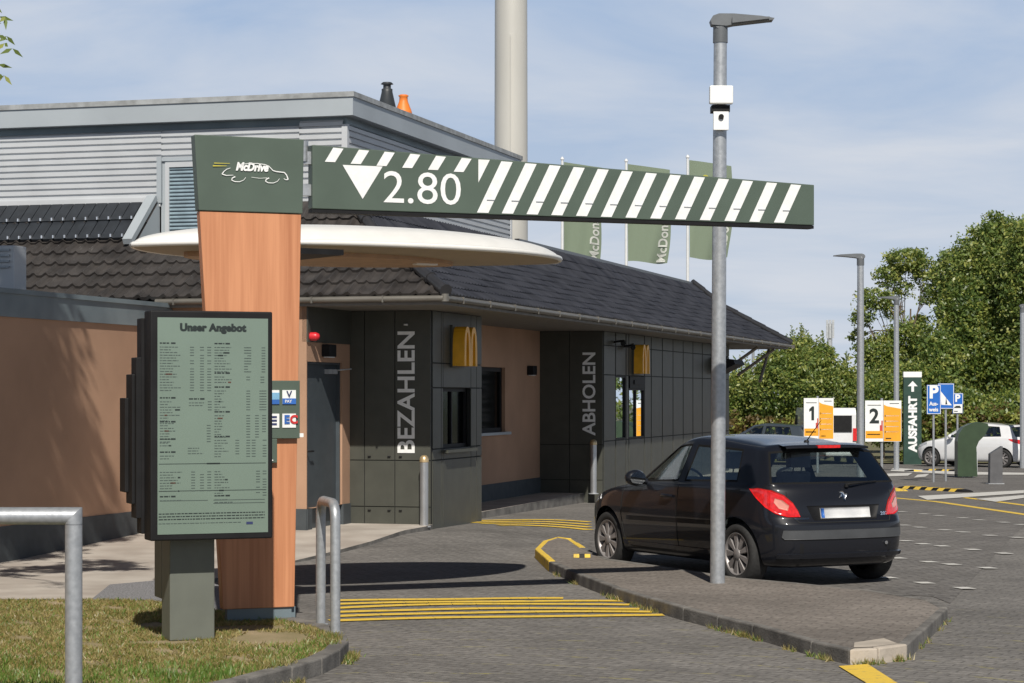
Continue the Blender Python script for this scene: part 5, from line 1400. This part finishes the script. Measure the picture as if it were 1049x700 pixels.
def leaf_cloud(mb, lobes, n, size, rng, mats_w=(.4,.35,.25), clump=26, flat=.5, spread=.17):
    tot = sum(l[3]*l[4]*l[5] for l in lobes); made = 0
    for lx,ly,lz,rx,ry,rz in lobes:
        nl = int(n*(rx*ry*rz)/tot/clump)+1
        for _ in range(nl):
            while True:
                u = Vector((rng.uniform(-1,1),rng.uniform(-1,1),rng.uniform(-1,1)))
                if .05 < u.length < 1: break
            u = u.normalized()*(u.length**.35)*rng.uniform(.86,1.08)
            c = Vector((lx+u.x*rx, ly+u.y*ry, lz+u.z*rz)); r = rng.random()
            sp = spread*min(rx,rz)*rng.uniform(.6,1.3)
            base = 0 if r < mats_w[0] else 1 if r < mats_w[0]+mats_w[1] else 2
            for k in range(clump):
                p = c+Vector((rng.gauss(0,sp),rng.gauss(0,sp),rng.gauss(0,sp*.6)))
                m = base if rng.random() < .75 else rng.randrange(3)
                nrm = Vector((rng.gauss(0,.6),rng.gauss(0,.6)-.15,rng.gauss(0,.5)+flat)).normalized()
                a = nrm.orthogonal().normalized(); a = Matrix.Rotation(rng.uniform(0,6.28),3,nrm)@a; b = nrm.cross(a)
                s = size*rng.uniform(.6,1.35)
                mb.add([p-a*s*.5, p+b*s*.28-a*.05*s, p+a*s*.6, p-b*s*.28-a*.05*s],[(0,1,2,3)],m)
def trunk_mesh(mb, H, r, lobes, rng, base=(0,0,-.5)):
    top = Vector((rng.uniform(-.2,.2),0,H)); mb.tube([base,(0,0,H*.4),top],[r,r*.75,r*.4],10)
    for l in lobes:
        s = Vector((0,0,H*rng.uniform(.35,.9))); e = Vector(l[:3]); m = s.lerp(e,.5)+Vector((rng.gauss(0,.2),rng.gauss(0,.2),.2))
        mb.tube([s,m,e],[r*.45,r*.28,r*.08],6)
        for _ in range(3):
            q = e+Vector((rng.uniform(-1,1)*l[3],rng.uniform(-1,1)*l[4],rng.uniform(-.5,1)*l[5]))*.7; mb.tube([m,q],[r*.16,r*.04],5)
def tree(name, px, D, lobes_px, n, size, label, seed, mats=(None,), cat='tree', trunk=.25, H=None, group=None, w=(.4,.35,.25), clump=26, ybase=None, depth=1.0, spread=.17):
    """lobes in image units at distance D: (x, y, halfwidth, halfheight, dy depth metres)"""
    rng = random.Random(seed); k = D/F; p = Vector(((px-CX)*k, D, gz(D)+.03)); t = thing(name, label, cat, p, 0, group)
    lobes = []
    for x,y,rx,rz,dy in lobes_px: lobes.append(((x-px)*k, dy, EYE+(HZ-y)*k-p.z, rx*k, rx*k*depth, rz*k))
    mb = MB(); leaf_cloud(mb, lobes, n, size, rng, w, clump, spread=spread)
    if cat == 'shrub' and SHOOT: shoots(mb, px, D, p.z, rng, size)
    mb.v = [(v[0],v[1],max(v[2],.0)) for v in mb.v]
    mb.build('crown', mats, t)
    mb = MB(); Hh = H or max(l[2] for l in lobes)*.75; trunk_mesh(mb, Hh, trunk, lobes, rng); mb.build('trunk', bark, t); return t
GRN = [leafA, leafB, leafC]
tree('broadleaf_tree', 1000, 92, [(1010,300,42,60,0),(985,335,30,48,-1.5),(1040,270,32,45,0),(985,285,26,32,1),(1020,245,24,24,0),(1000,370,45,45,-2),(1050,350,30,60,-1),(968,385,22,32,-1)], 90000, .16, 'large dense tree filling the sky on the right behind the white car', 1, GRN, trunk=.35, group='trees along the car park edge')
tree('broadleaf_tree', 1062, 88, [(1060,300,30,65,0),(1065,250,28,30,0),(1050,380,30,40,0)], 34000, .16, 'dense tree cut off by the right edge of the picture', 2, GRN, trunk=.3, group='trees along the car park edge')
tree('broadleaf_tree', 930, 98, [(928,267,20,11,0),(948,277,15,12,0),(908,284,14,10,0),(895,306,16,11,-.5),(882,324,10,12,-.5),(952,302,10,10,0),(925,295,9,10,0),(879,348,8,12,0),(915,318,10,8,.5),(930,345,18,16,0),(902,362,20,18,0),(945,340,12,20,.5),(905,395,26,24,-.5),(925,385,22,26,0)], 34000, .14, 'airy light green tree with gaps in its crown left of the large tree', 3, GRN, trunk=.09, group='trees along the car park edge', w=(.45,.2,.35), clump=20, spread=.3)
tree('broadleaf_tree', 958, 86, [(962,372,20,30,0),(948,402,30,34,0),(930,415,20,26,0)], 28000, .16, 'mid green tree directly behind the AUSFAHRT pylon', 4, GRN, trunk=.2, group='trees along the car park edge')
# shrubs
sh = [(765,86,[(765,412,24,24,0),(757,396,14,14,0)],'yellowish shrub nearest the end of the restaurant roof',11,(.3,.1,.6)),
      (800,84,[(802,398,30,40,0),(815,368,16,20,0),(790,380,14,18,0)],'bushy shrub with tall shoots behind the dark grey car',12,(.5,.25,.25)),
      (835,86,[(832,396,22,38,0),(822,362,12,16,0),(843,370,12,18,0)],'tall loose shrub rising behind the sign marked 1',13,(.45,.3,.25)),
      (868,88,[(866,410,20,32,0),(862,392,10,16,0),(880,420,20,26,0)],'green shrub beside the thin radio mast and the white van',14,(.4,.2,.4)),
      (905,84,[(905,425,24,28,0),(892,410,16,20,0)],'low green shrub behind the sign marked 2',15,(.4,.3,.3)),
      (985,83,[(985,428,26,26,0),(962,430,18,26,0)],'bright green shrub behind the blue parking signs',16,(.35,.1,.55)),
      (1035,84,[(1035,425,30,22,0)],'low shrub behind the roof of the white car',17,(.4,.3,.3))]
for px,D,lb,lab,sd,w in sh:
    SHOOT = [(l[0]+q*l[2], l[1]-l[3]*(1-abs(q))**.5*.95) for l in lb for q in (-.7,-.45,-.2,.05,.3,.55,.75)]
    t = tree('shrub', px, D, lb, 15000, .13, lab, sd, GRN, 'shrub', .06, group='shrubs along the car park edge', w=w, clump=18, spread=.2)
# upright shoots
rng = random.Random(5); mb = MB()
# low rusty hedge
def hedge(x0, x1, y0, y1, D, mats, label, seed, n, name='hedge'):
    rng = random.Random(seed); k = D/F; xa, xb = (x0-CX)*k, (x1-CX)*k; zb = gz(D); zt = EYE+(HZ-y0)*k-zb
    t = thing(name, label, 'hedge', Vector(((xa+xb)/2, D, zb)))
    mb = MB(); ww = (xb-xa)/2
    lob = [((i/8-.5)*2*ww, rng.uniform(-.3,.3), zt*.45, ww/6, .8, zt*.55*rng.uniform(.85,1.1)) for i in range(9)]
    leaf_cloud(mb, lob, n, .18, rng, (.4,.3,.3), 16, spread=.3); mb.v = [(a,b,max(c,0)) for a,b,c in mb.v]; mb.build('foliage', mats, t)
    mb = MB()
    for l in lob: mb.tube([(l[0],l[1],-.2),(l[0]+.1,l[1],zt*.7)],[.03,.01],5)
    mb.build('stem', bark, t)
hedge(742,838,426,450,80,[leafD,leafC,leafD],'low rust coloured hedge behind the dark grey car',21,6000)
hedge(930,1060,412,440,80,[leafC,leafA,leafD],'olive hedge on the bank behind the white car',22,9000)
# distant wood closing the horizon
rng = random.Random(9); mb = MB()
lob = [(x, 150+rng.uniform(-6,6), 1.6, 9, 5, 2.2+rng.uniform(0,1.3)) for x in range(-15,90,9)]
leaf_cloud(mb, lob, 30000, .38, rng, (.35,.4,.25), 16, spread=.22); o = mb.build('distant_wood', GRN)
tag(o, 'far strip of woodland closing the horizon behind the car park', 'wood', kind='stuff')

# foreground tree left of the frame: its twig hangs into the picture, its shadow lies on the wall
rng = random.Random(31)
t = thing('ash_tree', 'overhanging tree at the top left corner with only a leafy twig in view', 'tree', (-6.9,17.2,.03))
mb = MB()
lob = [(1.0,.3,8.6,.9,1.0,1.1),(1.5,.6,7.6,.7,.9,.8),(.2,0,9.8,1.2,1.2,1.1),(1.7,1.2,9.4,.7,.8,.9),(1.0,.0,6.4,.8,.8,.6),(-.6,0,7.6,1.3,1.3,1.4),(1.95,.9,8.5,.3,.5,.45),(2.5,.6,8.9,.45,.6,.6),(2.2,.4,7.6,.4,.5,.5),(3.2,-.5,6.9,.5,.7,.35),(2.6,-.7,6.3,.5,.6,.3),(1.45,.6,8.3,.45,.8,.8),(2.75,.6,9.1,.32,.5,.28)]
leaf_cloud(mb, lob, 38000, .14, rng, (.5,.3,.2), 22, spread=.3)
# hanging twigs in view
def twig(a, b, n):
    a, b = Vector(a), Vector(b)
    for i in range(n):
        p = a.lerp(b, i/n)+Vector((rng.gauss(0,.02),rng.gauss(0,.05),rng.gauss(0,.02)))
        for s in (-1,1):
            d = Vector((s*.6+rng.gauss(0,.3), rng.gauss(0,.4), -.55+rng.gauss(0,.25))).normalized(); w_ = d.cross(Vector((0,1,.2))).normalized()
            L_ = rng.uniform(.07,.12); mb.add([p, p+d*L_*.4+w_*.016, p+d*L_, p+d*L_*.4-w_*.016],[(0,1,2,3)],rng.choice([0,0,2]))
ex = -3.80+6.9   # local x of the frame edge at this depth
twig((ex-.30,-.6,5.1),(ex+.02,-.6,4.62),9); twig((ex-.25,-.6,4.75),(ex+.05,-.6,4.42),9); twig((ex-.3,-.6,4.5),(ex-.0,-.6,4.2),8); twig((ex-.35,-.55,4.9),(ex-.08,-.6,4.75),7)
mb.build('crown', GRN, t)
mb = MB(); mb.tube([(0,0,-.3),(.1,0,3),(0,0,7),(.2,0,9)],[.22,.18,.12,.05],12)
for l in lob: mb.tube([(0.05,0,4.5+rng.random()*2),(l[0]*.5,l[1]*.5,l[2]-.6),(l[0],l[1],l[2])],[.07,.05,.015],6)
mb.tube([(.05,0,4.8),(ex-.9,-.4,5.5),(ex-.30,-.6,5.1),(ex-.1,-.6,4.5)],[.05,.03,.012,.004],6); mb.build('trunk', bark, t)

# ------------------------------------------------------------------ camera, light, sky
cam_d = bpy.data.cameras.new('camera'); cam = bpy.data.objects.new('camera', cam_d); col.objects.link(cam)
cam.location = (0,0,EYE); cam.rotation_euler = (R(90),0,0); cam_d.sensor_width = 36; cam_d.lens = 36*F/1049; cam_d.shift_y = 55/1049; cam_d.shift_x = 0
cam_d.clip_end = 3000; cam_d.clip_start = .1; sc.camera = cam
el = R(44); az = Vector((.10,-1,0)).normalized()
sd = Vector((az.x*math.cos(el), az.y*math.cos(el), math.sin(el)))
sl = bpy.data.lights.new('sun','SUN'); sl.energy = 5.0; sl.angle = R(.53); sl.color = (1,.94,.85)
so = bpy.data.objects.new('sun', sl); col.objects.link(so); so.rotation_euler = (-sd).to_track_quat('-Z','Y').to_euler()
w = bpy.data.worlds.new('World'); sc.world = w; w.use_nodes = True; nt = w.node_tree; N = nt.nodes; L = nt.links
bg = N['Background']; sky = N.new('ShaderNodeTexSky'); sky.sky_type = 'NISHITA'; sky.sun_disc = False; sky.sun_elevation = el; sky.sun_rotation = math.atan2(az.x, az.y)
sky.air_density = 1.0; sky.dust_density = .6; sky.ozone_density = 1.5
tc = N.new('ShaderNodeTexCoord'); sp = N.new('ShaderNodeSeparateXYZ'); L.new(tc.outputs['Generated'], sp.inputs[0])
def math_(op, a, b_=None, c=None):
    n = N.new('ShaderNodeMath'); n.operation = op
    for k, v in enumerate((a, b_, c)):
        if v is None: continue
        if isinstance(v, (int, float)): n.inputs[k].default_value = v
        else: L.new(v, n.inputs[k])
    return n.outputs[0]
def smooth(v, a, b_, lo=0, hi=1):
    n = N.new('ShaderNodeMapRange'); n.interpolation_type = 'SMOOTHSTEP'; L.new(v, n.inputs[0])
    for k, q in zip((1,2,3,4),(a,b_,lo,hi)): n.inputs[k].default_value = q
    return n.outputs[0]
Z = sp.outputs['Z']
# clear air low in the sky: pale near the horizon, bluer above
low = N.new('ShaderNodeMixRGB'); low.inputs[1].default_value = (5.3,6.1,7.2,1); low.inputs[2].default_value = (3.6,4.85,6.9,1); L.new(smooth(Z,.0,.20), low.inputs[0])
zz = math_('MAXIMUM', math_('ADD', Z, .09), .03)
cb = N.new('ShaderNodeCombineXYZ'); L.new(math_('DIVIDE', sp.outputs['X'], zz), cb.inputs[0]); L.new(math_('DIVIDE', sp.outputs['Y'], zz), cb.inputs[1])
mp = N.new('ShaderNodeMapping'); mp.inputs['Scale'].default_value = (1.0,1.2,1); mp.inputs['Rotation'].default_value = (0,0,R(16)); mp.inputs['Location'].default_value = (1.7,.4,0); L.new(cb.outputs[0], mp.inputs[0])
nz = N.new('ShaderNodeTexNoise'); nz.inputs['Scale'].default_value = .9; nz.inputs['Detail'].default_value = 8; nz.inputs['Roughness'].default_value = .55; nz.inputs['Distortion'].default_value = .5; L.new(mp.outputs[0], nz.inputs['Vector'])
rp = N.new('ShaderNodeValToRGB'); rp.color_ramp.elements[0].position = .36; rp.color_ramp.elements[1].position = .66
rp.color_ramp.elements[0].color = (0,0,0,1); rp.color_ramp.elements[1].color = (.9,.9,.9,1); L.new(nz.outputs['Fac'], rp.inputs[0])
mx = N.new('ShaderNodeMixRGB'); mx.inputs[2].default_value = (6.5,6.9,7.6,1); L.new(rp.outputs[0], mx.inputs[0]); L.new(low.outputs[0], mx.inputs[1])
hi = N.new('ShaderNodeMixRGB'); L.new(smooth(Z,.19,.34), hi.inputs[0]); L.new(mx.outputs[0], hi.inputs[1])
hs = N.new('ShaderNodeVectorMath'); hs.operation = 'SCALE'; hs.inputs['Scale'].default_value = .32; L.new(sky.outputs[0], hs.inputs[0]); L.new(hs.outputs[0], hi.inputs[2])
L.new(hi.outputs[0], bg.inputs[0]); bg.inputs[1].default_value = .10
sc.view_settings.view_transform = 'Standard'; sc.view_settings.look = 'None'; sc.view_settings.gamma = 1; sc.view_settings.exposure = 0
